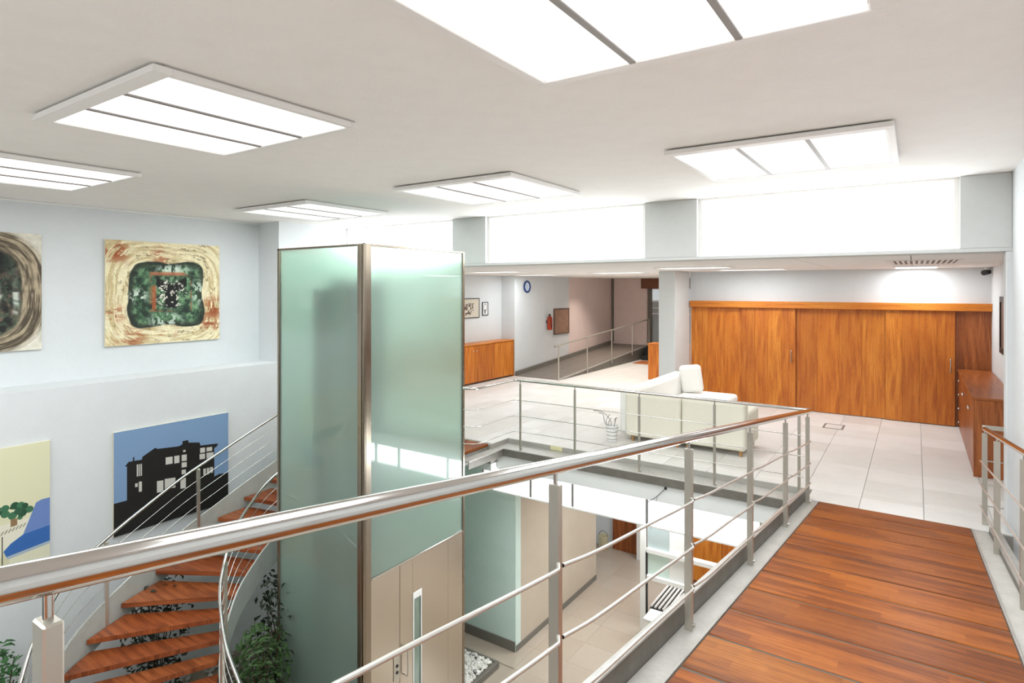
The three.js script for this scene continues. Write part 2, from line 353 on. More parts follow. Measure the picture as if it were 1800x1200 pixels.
{
  const t = thing('air_vent', 'white slatted air vent grille in the far ceiling at right', 'vent', null, [0.08, LOWC, -10.0]);
  for (const [a, c, e, f] of [[-0.42, -0.72, 0.42, -0.66], [-0.42, 0.66, 0.42, 0.72], [-0.42, -0.66, -0.37, 0.66], [0.37, -0.66, 0.42, 0.66]]) part('frame', cbox(a, -0.008, c, e, -0.001, f, 0.002), M.white, t);
  part('duct', box(-0.37, -0.003, -0.66, 0.37, -0.001, 0.66), M.black, t, 'dark duct behind the slats');
  for (let k = 0; k < 12; k++) { const x = -0.365 + k * 0.062; part('slat', cbox(x, -0.006, -0.66, x + 0.03, -0.0035, 0.66, 0.0008), M.white, t); }
}
// warm spots by the pinkish wall
[[-7.0, -15.1], [-5.75, -13.15], [-7.56, -17.5], [-6.43, -15.5], [-5.22, -13.2], [-6.93, -17.9], [-8.3, -17.2]].forEach(([x, z], i) => {
  const t = thing('spotlight', ['small warm downlight left in the cluster before the pinkish wall', 'small warm downlight nearest the viewer in the far ceiling', 'small warm downlight deep over the grey ramp', 'small warm downlight midway over the pale landing', 'small warm downlight beside the white column', 'small warm downlight before the glazed exit', 'small warm downlight close to the pinkish wall'][i], 'spotlight', 'warm downlights before the pinkish wall', [x, LOWC, z]);
  part('ring', new THREE.TorusGeometry(0.06, 0.012, 8, 20).rotateX(Math.PI / 2).translate(0, -0.006, 0), M.white, t);
  part('lamp', new THREE.CylinderGeometry(0.05, 0.05, 0.01, 16).translate(0, -0.006, 0), S({ color: 0xffffff, emissive: 0xfff0dc, emissiveIntensity: 1.2 }), t);
  const s = new THREE.SpotLight(WARM, 6, 0, 1.0, 0.7, 2); s.position.set(x, LOWC - 0.03, z); s.target.position.set(x, 0, z); s.castShadow = true; s.name = 'spot_light'; scene.add(s, s.target);
});
// unseen lower lights behind the band, placed to brighten the lower level
for (const [x, z] of [[-3.6, -9.4], [-1.4, -9.6], [-3.4, -11.4]]) areaLight(x, -0.83, z, 1.2, 0.6, L_LOWER, COOL, 'down');
{
  const spots = [[-3.6, -9.4, 'unseen lower ceiling light that brightens the beige wall'], [-1.4, -9.6, 'unseen lower ceiling light that brightens the orange cupboard'], [-3.4, -11.4, 'unseen lower ceiling light that brightens the orange doors']];
  for (const [x, z, lab] of spots) { const t = thing('unseen_lower_light', lab, 'ceiling light', 'unseen lights in the lower ceiling', [x, -0.78, z]); part('light_panel', box(-0.6, -0.03, -0.3, 0.6, -0.0, 0.3), M.glow, t); }
}

// ---------------------------------------------------------------- ramp bridge
const ramp = thing('ramp_bridge', 'sloping footbridge of reddish brown planks with grey steel edges', 'ramp');
ramp.position.set(0, 0, RAMP0);
const tilt = Math.atan(SLOPE);
{
  // built flat (z' = distance back from the lower end), then tilted as a whole
  const deck = ramp; deck.rotation.x = -tilt;
  const len = 9.6, pitch = 0.443;
  part('underlay', box(-0.904, -0.14, 0, 0.454, -0.006, len), M.deckGap, deck);
  for (let k = 0; k * pitch < len - 0.3; k++) {
    const z0 = k * pitch + (k ? 0.014 : 0.002), z1 = (k + 1) * pitch - 0.014;
    // every board is built of four narrow staves glued side by side
    const y = rr(-0.0006, 0.0006);
    part('plank', cbox(-0.9, -0.034, z0, 0.45, y, z1, 0.004, 0, roff()), M.deck[Math.floor(rnd() * 4)], deck);
  }
  for (const s of [-1, 1]) {
    const xo = s < 0 ? -0.905 : 0.455;
    part('edge_strip', cbox(xo, -0.03, 0.0, xo + s * 0.012, 0.004, len, 0.002), M.beamTop, deck, 'light metal edging strip');
    const a = s < 0 ? -1.045 : 0.467, b = s < 0 ? -0.917 : 0.6;
    let z = 0; for (const l of [2.25, 2.4, 2.5, 2.45]) { part('side_flange', cbox(a, -0.05, z + 0.002, b, -0.012, z + l - 0.002, 0.003, 2, roff()), M.flange, deck); z += l; }
    if (s < 0) {
      part('web', cbox(-1.06, -0.25, 0.0, -1.045, 0.1, len, 0.002, 2), M.web, deck, 'dark grey stringer web');
      part('top_flange', cbox(-1.085, 0.1, 0.0, -1.04, 0.112, len, 0.003, 2), M.beamTop, deck);
      part('bottom_flange', cbox(-1.085, -0.264, 0.0, -1.03, -0.25, len, 0.003, 2), M.beamTop, deck);
    } else {
      part('web', cbox(0.6, -0.25, 0.0, 0.615, 0.03, len, 0.002, 2), M.web, deck, 'dark grey stringer web');
      part('top_flange', cbox(0.6, 0.03, 0.0, 0.68, 0.044, len, 0.003, 2), M.beamTop, deck);
    }
  }
}

// ---------------------------------------------------------------- railings
function post(parent, x, z, y0, y1, yr, w = 0.04) {
  const p = part('post', cbox(x - w / 2, y0, z - w * 0.3, x + w / 2, y1, z + w * 0.3, 0.003), M.steel, parent);
  part('stem', cyl([x, y1, z], [x, yr, z], 0.007, 8), M.polished, p);
  part('foot_bolt', cyl([x + w / 2, y0 + 0.03, z], [x + w / 2 + 0.012, y0 + 0.03, z], 0.012, 8), M.polished, p);
  return p;
}
{
  const t = thing('bridge_railing', 'thick polished steel handrail crossing the foreground along the ramp void edge', 'railing');
  const x = -1.0, hr = z => 1.005 + SLOPE * (z + 7.6);
  part('handrail', cyl([x, hr(1.6), 1.6], [x, hr(-7.62), -7.62], 0.0255, 32), M.polished, t);
  const zs = [1.1, -0.328, -1.74, -3.16, -4.58, -6.0, -7.36];
  for (const z of zs) post(t, x, z, rampY(z) - 0.012, hr(z) - 0.06, hr(z) - 0.02, 0.042);
  for (const h of [0.33, 0.57, 0.79]) for (let k = 0; k < zs.length - 1; k++) {
    const za = zs[k], zb = zs[k + 1], at = (z, dy = 0, dx = 0) => [x + 0.034 + dx, hr(z) - h + dy, z];
    part('rail_bar', tube([[x + 0.02, hr(za) - h - 0.002, za - 0.014], at(za - 0.2), at((za + zb) / 2), at(zb + 0.09), at(zb + 0.035, 0.004), [x + 0.018, hr(zb) - h + 0.012, zb + 0.012]], 0.0072, 10, 40), M.bar, t);
  }
  part('end_bend', tube([[x, hr(-7.6), -7.6], [x, 1.0, -7.64], [x - 0.04, 1.0, -7.66]], 0.0255, 16, 12), M.polished, t);
}
{
  const t = thing('bridge_railing', 'short steel railing on the right of the ramp ending at the white wall', 'railing');
  const x = 0.575, hr = z => 1.0 + SLOPE * (z + 7.6);
  part('handrail', tube([[x, hr(1.6), 1.6], [x, hr(-3), -3], [x, hr(-7.7), -7.7], [x, hr(-7.78), -7.78], [x + 0.02, hr(-7.82), -7.82]], 0.021, 20, 60), M.polished, t);
  part('return_bar', cbox(x - 0.01, 0.955, -7.83, 0.79, 1.0, -7.815, 0.003), M.steel, t);
  const zs = [1.1, -0.4, -1.95, -3.5, -5.05, -6.62, -7.74];
  for (const z of zs) post(t, x + 0.005, z, rampY(Math.max(z, -7.55)) - 0.012, hr(z) - 0.05, hr(z) - 0.015, 0.045);
  for (const h of [0.33, 0.57, 0.79]) {
    part('rail_bar', cyl([x - 0.03, hr(1.4) - h, 1.4], [x - 0.03, hr(-7.74) - h, -7.74], 0.007, 8), M.bar, t);
    part('return_rail', cyl([x, hr(-7.76) - h, -7.76], [0.74, hr(-7.76) - h, -7.76], 0.006, 8), M.polished, t);
  }
}
{
  const t = thing('balcony_railing', 'thin steel railing along the far side of the void before the sofa', 'railing');
  const z = -7.66, xl = -5.12;
  part('handrail', tube([[-1.04, 1.0, z], [-2.5, 1.0, z], [-4.2, 1.0, z], [xl + 0.1, 1.0, z], [xl + 0.02, 1.0, z + 0.02], [xl, 1.0, z + 0.1], [xl, 1.0, -6.8], [xl - 0.04, 1.0, -6.66], [-5.305, 1.0, -6.62]], 0.019, 16, 80), M.polished, t);
  for (const x of [-5.02, -4.08, -3.1, -2.1, -1.13]) post(t, x, z, -0.07, 0.95, 0.985, 0.032);
  for (const y of [0.22, 0.46, 0.7]) part('rail_bar', tube([[-1.04, y, z + 0.02], [-3, y, z + 0.02], [xl + 0.1, y, z + 0.02], [xl + 0.02, y, z + 0.04], [xl, y, z + 0.12], [xl, y, -6.8], [xl - 0.04, y, -6.66], [-5.305, y, -6.62]], 0.0055, 8, 60), M.polished, t);
}

// ---------------------------------------------------------------- lift shaft
{
  const X0 = -6.95, X1 = -5.3, Z0 = -6.65, Z1 = -4.78, TOP = 2.93, SEAM = -1.0;
  const t = thing('lift_shaft', 'tall frosted green glass lift shaft in a stainless steel frame', 'lift');
  const fp = (x, z, w = 0.05, d = 0.05) => part('frame_post', cbox(x - w, GROUND, z - d, x, TOP, z, 0.005), M.frameSteel, t);
  // front corner: two posts either side of a narrow joint
  part('frame_post', cbox(X1 - 0.115, GROUND, Z1 - 0.035, X1 - 0.045, TOP, Z1, 0.004), M.frameSteel, t);
  part('frame_post', cbox(X1 - 0.035, GROUND, Z1 - 0.115, X1, TOP, Z1 - 0.03, 0.004), M.frameSteel, t);
  part('corner_post', cbox(X1 - 0.045, GROUND, Z1 - 0.045, X1 - 0.005, TOP + 0.01, Z1 - 0.005, 0.012), M.frameSteel, t);
  part('frame_post', cbox(X0, GROUND, Z1 - 0.05, X0 + 0.04, TOP, Z1, 0.004), M.frameSteel, t);
  part('frame_post', cbox(X1 - 0.05, GROUND, Z0, X1, TOP, Z0 + 0.04, 0.004), M.frameSteel, t);
  part('frame_post', cbox(X0, GROUND, Z0, X0 + 0.05, TOP, Z0 + 0.05, 0.004), M.frameSteel, t);
  for (const g of [cbox(X0, TOP - 0.025, Z1 - 0.04, X1 - 0.115, TOP, Z1, 0.003), cbox(X1 - 0.04, TOP - 0.025, Z0 + 0.04, X1, TOP, Z1 - 0.115, 0.003), cbox(X0, TOP - 0.025, Z0, X1 - 0.05, TOP, Z0 + 0.04, 0.003), cbox(X0, TOP - 0.025, Z0 + 0.05, X0 + 0.04, TOP, Z1 - 0.05, 0.003)]) part('top_rail', g, M.frameSteel, t);
  part('glass_panel', box(X0 + 0.04, GROUND, Z1 - 0.026, X1 - 0.115, TOP - 0.025, Z1 - 0.014), M.glass, t);
  part('glass_panel', box(X1 - 0.026, SEAM, Z0 + 0.04, X1 - 0.014, TOP - 0.025, Z1 - 0.115), M.glass, t);
  part('glass_panel', box(X0 + 0.014, GROUND, Z0 + 0.05, X0 + 0.026, TOP - 0.025, Z1 - 0.05), M.glass, t);
  part('glass_panel', box(X0 + 0.05, GROUND, Z0 + 0.014, X1 - 0.05, TOP - 0.025, Z0 + 0.026), M.glass, t);
  part('seam_rail', cbox(X1 - 0.035, SEAM - 0.03, Z0 + 0.04, X1 + 0.006, SEAM, Z1 - 0.115, 0.004), M.polished, t);
  // lower steel face and door
  part('steel_panel', cbox(X1 - 0.03, GROUND, -5.37, X1 - 0.008, SEAM - 0.03, Z1 - 0.115, 0.003), M.sheet, t, 'warm grey brushed steel sheet');
  part('steel_panel', cbox(X1 - 0.03, GROUND, Z0 + 0.04, X1 - 0.008, SEAM - 0.03, -6.3, 0.003), M.sheet, t, 'warm grey brushed steel sheet');
  part('lock_plate', cbox(X1 - 0.008, -2.42, -5.36, X1 + 0.004, -2.12, -5.26, 0.003), M.steel, t);
  part('call_button', cyl([X1 + 0.003, -2.24, -5.31], [X1 + 0.012, -2.24, -5.31], 0.02, 14), M.darkSteel, t);
  part('call_button', cyl([X1 + 0.003, -2.32, -5.31], [X1 + 0.012, -2.32, -5.31], 0.02, 14), M.darkSteel, t);
  const door = new THREE.Group(); door.name = 'lift_door'; t.add(door);
  const sl = [-5.76, -5.6];   // slit window between these z
  part('door_leaf', merge([cbox(X1 - 0.03, GROUND + 0.01, -5.375, X1 - 0.006, SEAM - 0.035, sl[1], 0.003), cbox(X1 - 0.03, GROUND + 0.01, sl[0], X1 - 0.006, SEAM - 0.035, -6.295, 0.003), cbox(X1 - 0.03, -1.47, sl[1], X1 - 0.006, SEAM - 0.035, sl[0], 0.001), cbox(X1 - 0.03, GROUND + 0.01, sl[1], X1 - 0.006, GROUND + 0.3, sl[0], 0.001)]), M.sheet, door);
  part('slit_frame', merge([cbox(X1 - 0.006, -1.55, sl[1], X1 + 0.004, -1.47, sl[0], 0.002), cbox(X1 - 0.006, GROUND + 0.3, sl[1], X1 + 0.004, -1.55, sl[1] - 0.016, 0.002), cbox(X1 - 0.006, GROUND + 0.3, sl[0] + 0.016, X1 + 0.004, -1.55, sl[0], 0.002)]), M.white, door, 'white frame of the slit window');
  part('slit_glass', box(X1 - 0.022, GROUND + 0.3, sl[1], X1 - 0.014, -1.55, sl[0]), M.glass, door);
  part('door_handle', tube([[X1, -2.06, -5.45], [X1 + 0.045, -2.06, -5.45], [X1 + 0.05, -2.12, -5.45], [X1 + 0.05, -2.36, -5.45], [X1 + 0.045, -2.42, -5.45], [X1, -2.42, -5.45]], 0.009, 8, 30), M.polished, door);
  // what shows through the glass: guide wall, rails and cables
  part('guide_wall', box(-6.72, GROUND, -5.42, -5.7, 2.52, -5.5), S({ color: 0x6b756e, roughness: 0.7 }), t, 'grey guide wall behind the glass');
  for (const x of [-6.6, -5.95]) part('guide_rail', cbox(x - 0.06, GROUND, -5.12, x + 0.06, 2.4, -5.0 - 0.3, 0.01), M.darkSteel, t);
  part('shaft_floor', box(X0 + 0.05, GROUND, Z0 + 0.05, X1 - 0.05, GROUND + 0.03, Z1 - 0.05), M.rubber, t);
}
{
  const t = thing('lift_landing', 'small brown plank landing behind the lift shaft', 'landing');
  for (let k = 0; k < 7; k++) part('plank', cbox(-6.95 + k * 0.207, -0.04, -7.49, -6.95 + k * 0.207 + 0.2, 0, -6.67, 0.004, 2, roff()), M.deck[k % 4], t);
  part('bearer', box(-6.95, -0.2, -7.49, -5.5, -0.041, -6.67), M.web, t);
}

// ---------------------------------------------------------------- curved stair
// plan of the two edges: control points [tread number, x, z]
const OUTER = [[-12, -4.45, -1.4], [-8, -5.85, -1.6], [-6, -6.55, -1.85], [-4.5, -7.06, -2.12], [-3.5, -7.33, -2.3], [-2, -7.68, -2.62], [-1, -7.92, -2.95], [0, -8.13, -3.4], [1, -8.33, -3.9], [2, -8.5, -4.4], [3, -8.59, -4.9], [4, -8.64, -5.35], [6, -8.66, -6.2], [9.4, -8.66, -7.5]];
const INNER = [[-12, -4.2, -3.35], [-8, -5.5, -3.5], [-6, -6.15, -3.62], [-5, -6.45, -3.73], [-3.5, -6.73, -3.86], [-2, -6.9, -4.02], [-1, -7.02, -4.17], [0, -7.12, -4.34], [1, -7.21, -4.58], [2, -7.29, -4.86], [3, -7.33, -5.25], [4, -7.35, -5.65], [6, -7.36, -6.4], [9.4, -7.36, -7.5]];
function along(pts, k) {                                   // smooth curve through the control points
  let i = 1; while (i < pts.length - 2 && pts[i][0] < k) i++;
  const p = pts[i - 1], q = pts[i], o = pts[Math.max(0, i - 2)], n = pts[Math.min(pts.length - 1, i + 1)], h = q[0] - p[0], u = (k - p[0]) / h;
  return [1, 2].map(c => { const m0 = i > 1 ? (q[c] - o[c]) / (q[0] - o[0]) : (q[c] - p[c]) / h, m1 = n !== q ? (n[c] - p[c]) / (n[0] - p[0]) : (q[c] - p[c]) / h;
    const u2 = u * u, u3 = u2 * u; return (2 * u3 - 3 * u2 + 1) * p[c] + (u3 - 2 * u2 + u) * h * m0 + (3 * u2 - 2 * u3) * q[c] + (u3 - u2) * h * m1; });
}
function plan(k, f) {                                      // f = 0 inner edge, 1 outer edge (may go slightly beyond)
  const a = along(INNER, k), b = along(OUTER, k); return [a[0] + (b[0] - a[0]) * f, a[1] + (b[1] - a[1]) * f];
}
const RISE = 0.164, stepY = k => -1.475 + RISE * k;
{
  const t = thing('staircase', 'curved open-riser staircase with brown wooden treads and grey stringers', 'staircase');
  for (let k = -11; k <= 8; k++) {
    const pts = [];
    for (const dy of [0, -0.055]) for (const [kk, r] of [[k, 0.012], [k, 0.988], [k + 0.55, 0.012], [k + 0.55, 0.988], [k + 1.12, 0.012], [k + 1.12, 0.988]]) { const [x, z] = plan(kk, r); pts.push([x, stepY(k) + dy, z]); }
    part('tread', prism(pts, k > 3 ? 0 : 0, roff()), M.tread[((k % 3) + 3) % 3], t);
  }
  const plate = (r0, r1, up, dn) => {
    const pos = [], idx = [], n = 90;
    for (let i = 0; i <= n; i++) { const k = -11.4 + (20.4) * i / n, y = stepY(k); for (const [r, dy] of [[r0, up], [r1, up], [r1, -dn], [r0, -dn]]) { const [x, z] = plan(k, r); pos.push(x, Math.max(y + dy, GROUND), z); } }
    for (let i = 0; i < n; i++) for (let j = 0; j < 4; j++) { const a = i * 4 + j, b = i * 4 + (j + 1) % 4; idx.push(a, b, a + 4, b, b + 4, a + 4); }
    idx.push(0, 2, 1, 0, 3, 2); const e = n * 4; idx.push(e, e + 1, e + 2, e, e + 2, e + 3);
    const g = new THREE.BufferGeometry(); g.setAttribute('position', new THREE.Float32BufferAttribute(pos, 3)); g.setIndex(idx);
    const h = metres(g, 1); h.computeVertexNormals(); return h;
  };
  part('stringer', plate(1, 1.014, 0.2, 0.24), M.stringer, t, 'outer grey plate stringer');
  part('stringer', plate(-0.014, 0, 0.09, 0.27), M.stringer, t, 'inner grey plate stringer');
}
function stairRail(r, label, ks) {
  const t = thing('stair_railing', label, 'railing', 'railings of the curved stair');
  const line = (dy, a = -11.4, b = 9.2, n = 60) => { const o = []; for (let i = 0; i <= n; i++) { const k = a + (b - a) * i / n, [x, z] = plan(k, r); o.push([x, stepY(k) + dy, z]); } return o; };
  part('handrail', tube(line(0.93), 0.02, 14, 160), M.polished, t);
  for (const h of [0.2, 0.38, 0.56, 0.74]) part('cable', tube(line(h), 0.0045, 6, 140), M.polished, t);
  for (const k of ks) { const [x, z] = plan(k, r), y = stepY(k); part('post', cbox(x - 0.021, y - 0.16, z - 0.021, x + 0.021, y + 0.9, z + 0.021, 0.004), M.steel, t); }
}
stairRail(1.007, 'outer stair railing with thin cables before the house painting', [-11, -8.4, -5.7, -3.0, -0.35, 2.4, 5.5, 9]);
stairRail(-0.007, 'inner stair railing curling beside the lift shaft', [-8, -5, -1.9, 2.5, 6, 9]);

// ---------------------------------------------------------------- stair garden: bed, pebbles, shrubs
const bed = thing('planting_bed', 'stone edged planting bed under the curved stair', 'planter');
part('soil', box(-8.97, GROUND - 0.01, -7.45, -5.36, GROUND + 0.06, -3.0), S({ map: speckle([150, 140, 124], 40, 0.4, 16), roughness: 0.95 }), bed);
part('kerb', cbox(-8.97, GROUND, -7.5, -5.3, GROUND + 0.09, -7.45, 0.006), M.plinth, bed);
part('kerb', cbox(-5.36, GROUND, -7.45, -5.3, GROUND + 0.09, -6.66, 0.006), M.plinth, bed);
part('kerb', cbox(-5.36, GROUND, -4.77, -5.3, GROUND + 0.09, -3.0, 0.006), M.plinth, bed);
{
  const g = new THREE.IcosahedronGeometry(0.03, 1), n = 2600;
  const p = g.attributes.position; for (let i = 0; i < p.count; i++) { const k = 0.9 + 0.2 * Math.abs(Math.sin(p.getX(i) * 91 + p.getY(i) * 57 + p.getZ(i) * 33)); p.setXYZ(i, p.getX(i) * k, p.getY(i) * k * 0.62, p.getZ(i) * k * 0.8); }
  g.computeVertexNormals();
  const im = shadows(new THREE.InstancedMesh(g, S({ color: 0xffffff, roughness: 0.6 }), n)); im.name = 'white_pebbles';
  im.userData = { label: 'white pebbles filling the bed around the lift and stair', category: 'pebbles', kind: 'stuff' };
  const m = new THREE.Matrix4(), c = new THREE.Color();
  for (let i = 0; i < n; i++) {
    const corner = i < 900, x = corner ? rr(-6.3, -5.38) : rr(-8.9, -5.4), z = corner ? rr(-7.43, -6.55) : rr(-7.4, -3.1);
    m.compose(V(x, GROUND + 0.07 + rr(0, 0.03), z), new THREE.Quaternion().setFromEuler(new THREE.Euler(rr(-0.4, 0.4), rr(0, 6.28), rr(-0.4, 0.4))), V(1, 1, 1).multiplyScalar(rr(0.6, 1.25)));
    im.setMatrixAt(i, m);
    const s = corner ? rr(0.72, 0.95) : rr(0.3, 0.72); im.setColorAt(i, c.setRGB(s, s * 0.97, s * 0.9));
  }
  scene.add(im);
}
function shrub(x, z, h, w, label, tone, n = 420) {
  const t = thing('shrub', label, 'shrub', null, [x, GROUND + 0.06, z]);
  const leaves = [], stems = [];
  for (let b = 0; b < 9; b++) {
    const a = b / 9 * 6.283 + rr(-0.3, 0.3), q = rr(0.25, 1) * w, top = [Math.cos(a) * q, h * rr(0.7, 1), Math.sin(a) * q];
    stems.push(tube([[rr(-0.03, 0.03), 0, rr(-0.03, 0.03)], [top[0] * 0.35, top[1] * 0.5, top[2] * 0.35], top], 0.007, 5, 10));
  }
  for (let i = 0; i < n; i++) {
    const a = rnd() * 6.283, v = rnd(), q = w * Math.sqrt(rnd()) * (0.55 + 0.6 * Math.sin(v * 2.6)), L = rr(0.07, 0.13), W = L * 0.45;
    const g = new THREE.BufferGeometry();
    g.setAttribute('position', new THREE.Float32BufferAttribute([0, 0, 0, L * 0.5, 0.012, W * 0.5, L, -0.01, 0, 0, 0, 0, L, -0.01, 0, L * 0.5, 0.012, -W * 0.5], 3));
    g.applyMatrix4(new THREE.Matrix4().makeRotationFromEuler(new THREE.Euler(rr(-0.7, 0.7), a, rr(-0.4, 0.9))));
    g.translate(Math.cos(a) * q, h * (0.12 + 0.95 * v), Math.sin(a) * q); g.computeVertexNormals();
    leaves.push(g);
  }
  part('stem', merge(stems), S({ color: 0x4d3d28, roughness: 0.9 }), t);
  part('foliage', mergeGeometries(leaves), P({ color: tone, roughness: 0.6, transmission: 0.3, thickness: 0 }), t).userData.kind = 'stuff';
}
shrub(-7.0, -4.95, 1.75, 0.36, 'dark green shrub between the inner stringer and the lift', 0x1f3418, 620);
shrub(-6.72, -4.42, 1.4, 0.3, 'brighter green shrub at the foot of the lift glass', 0x44682e, 620);
shrub(-8.38, -3.95, 1.75, 0.38, 'dark shrub seen between the treads under the stair', 0x20301a, 700);
shrub(-8.56, -2.32, 1.6, 0.26, 'green shrub peeking in at the bottom left corner', 0x2f6a2a, 500);

// ---------------------------------------------------------------- paintings
function canvas(w, h, draw) {
  const c = document.createElement('canvas'); c.width = w; c.height = h; draw(c.getContext('2d'), w, h);
  const t = new THREE.CanvasTexture(c); t.colorSpace = THREE.SRGBColorSpace; t.magFilter = THREE.LinearFilter; return t;
}
function painting(name, label, x, y0, y1, zl, zr, tex) {        // hangs on a wall that faces +x; zl is the left edge as seen
  const w = Math.abs(zl - zr), h = y1 - y0, t = thing(name, label, 'painting', null, [x, (y0 + y1) / 2, (zl + zr) / 2]);
  part('canvas_edge', cbox(0.002, -h / 2, -w / 2, 0.034, h / 2, w / 2, 0.003), M.canvasEdge, t);
  part('picture', new THREE.PlaneGeometry(w - 0.004, h - 0.004).rotateY(Math.PI / 2).translate(0.0352, 0, 0), S({ map: tex, roughness: 0.8 }), t);
}
const NA = lattice(64, 64), NB = lattice(64, 64);
const nz = (x, y) => vnoise(NA, 64, 64, x, y), nf = (x, y) => 0.5 * vnoise(NA, 64, 64, x, y) + 0.3 * vnoise(NB, 64, 64, x * 2.1, y * 2.1) + 0.2 * vnoise(NA, 64, 64, x * 4.3, y * 4.3);
function paint(W, H, fn) {                                   // fn(u, v from the top) -> colour
  const d = new Uint8Array(W * H * 4);
  for (let y = 0; y < H; y++) for (let x = 0; x < W; x++) { const c = fn(x / W, y / H), o = ((H - 1 - y) * W + x) * 4; for (let k = 0; k < 3; k++) d[o + k] = Math.max(0, Math.min(255, c[k])); d[o + 3] = 255; }
  const t = new THREE.DataTexture(d, W, H); t.colorSpace = THREE.SRGBColorSpace; t.magFilter = THREE.LinearFilter; t.needsUpdate = true; return t;
}
const sm = (a, b, x) => { const t = Math.max(0, Math.min(1, (x - a) / (b - a))); return t * t * (3 - 2 * t); };
const greenPic = paint(720, 660, (u, v) => {
  const x = (u - 0.51) * 2, y = (v - 0.52) * 2, q = 3.4, rad = (Math.abs(x) ** q + Math.abs(y) ** q) ** (1 / q), an = Math.atan2(y, x);
  const rad7 = (Math.abs(x) ** 7 + Math.abs(y) ** 7) ** (1 / 7);
  const wob = 0.05 * (nf(an * 1.6 + 9, 3) - 0.5) * 2 - 0.03 * Math.cos(an * 3 + 1), edge = 0.66 + wob + (y < 0 && Math.abs(x) < 0.35 ? -0.05 * (1 - Math.abs(x) / 0.35) : 0);
  const along = nf(an * 3 + 20, rad * 34), fine = nf(u * 60, v * 60), daub = nf(an * 7 + 5, rad * 16 + 7);
  let c = mix([206, 186, 140], [240, 229, 192], sm(0.3, 0.62, along));
  c = mix(c, [128, 108, 74], 0.7 * sm(0.62, 0.74, daub) * sm(0.35, 0.6, fine));
  const red = Math.max(sm(0.34, 0.05, Math.hypot(x + 0.86, y + 0.84)), 0.8 * sm(0.36, 0.05, Math.hypot(x + 0.62, y - 0.84)), sm(0.36, 0.05, Math.hypot(x - 0.84, y - 0.3)), 0.9 * sm(0.3, 0.05, Math.hypot(x - 0.78, y - 0.62)), 0.7 * sm(0.3, 0.05, Math.hypot(x + 0.1, y + 0.76)), 0.7 * sm(0.25, 0.05, Math.hypot(x + 0.86, y - 0.35)), 0.7 * sm(0.22, 0.04, Math.hypot(x - 0.0, y - 0.8)));
  c = mix(c, [158, 82, 46], red * sm(0.42, 0.6, nf(u * 16 + along * 3, v * 16)));
  const shape = 0.35 * rad + 0.65 * rad7 - 0.05 * Math.abs(Math.sin(2 * an)), inside = sm(edge - 0.018, edge - 0.042, shape);
  if (inside > 0) {
    const n1 = nf(an * 4 + 2, rad * 13), n2 = nf(u * 22 + 3, v * 22);
    let g = mix([36, 52, 42], [86, 124, 90], sm(0.32, 0.66, 0.5 * n1 + 0.5 * n2));
    g = mix(g, [126, 160, 120], 0.7 * sm(0.58, 0.72, n2));
    g = mix(g, [40, 42, 36], sm(edge - 0.17, edge - 0.05, shape) * (0.55 + 0.5 * n1));
    const pale = Math.max(sm(0.2, 0.06, Math.hypot((x + 0.5) * 0.9, y - 0.02)), 0.9 * sm(0.2, 0.05, Math.hypot(x - 0.55, (y + 0.05) * 0.5)), 0.9 * sm(0.22, 0.05, Math.hypot((x + 0.04) * 0.5, y - 0.5)), sm(0.16, 0.03, Math.hypot((x - 0.1) * 0.35, y + 0.5)));
    g = mix(g, [206, 220, 204], pale * sm(0.46, 0.58, nf(u * 34, v * 20)));
    g = mix(g, [190, 110, 76], sm(0.05, 0.02, Math.abs(y + 0.42)) * sm(0.34, 0.28, Math.abs(x)) * 0.75);
    g = mix(g, [176, 88, 50], sm(0.05, 0.02, Math.abs(x + 0.24)) * sm(0.28, 0.2, Math.abs(y - 0.06)) * 0.85);
    const bx = Math.abs(Math.max(Math.abs(x - 0.06) / 0.36, Math.abs(y + 0.04) / 0.36) - 1); g = mix(g, [150, 96, 70], 0.7 * sm(0.06, 0.02, bx) * sm(0.4, 0.55, n2));
    const arm = Math.min(Math.abs((y + 0.2) - 0.62 * (x + 0.1)) + (x > 0.06 ? 1 : 0) + (x < -0.2 ? 1 : 0), Math.abs((y + 0.2) + 0.62 * (x - 0.22)) + (x < 0.06 ? 1 : 0) + (x > 0.34 ? 1 : 0)), stem = Math.abs(x - 0.06) + (y < -0.15 || y > 0.26 ? 1 : 0);
    g = mix(g, [22, 24, 22], Math.max(sm(0.12, 0.07, arm), sm(0.13, 0.09, stem)));
    g = mix(g, [226, 222, 206], sm(0.34, 0.24, Math.hypot(x - 0.06, y + 0.02)) * sm(0.6, 0.66, nf(u * 44 + 8, v * 44)));
    c = mix(c, g, inside);
  }
  const k = 0.92 + 0.16 * fine; return [c[0] * k, c[1] * k, c[2] * k];
});
painting('swirl_painting', 'unframed abstract painting of a green square swirl on cream', -9.55, 1.58, 3.11, -3.79, -5.47, greenPic);
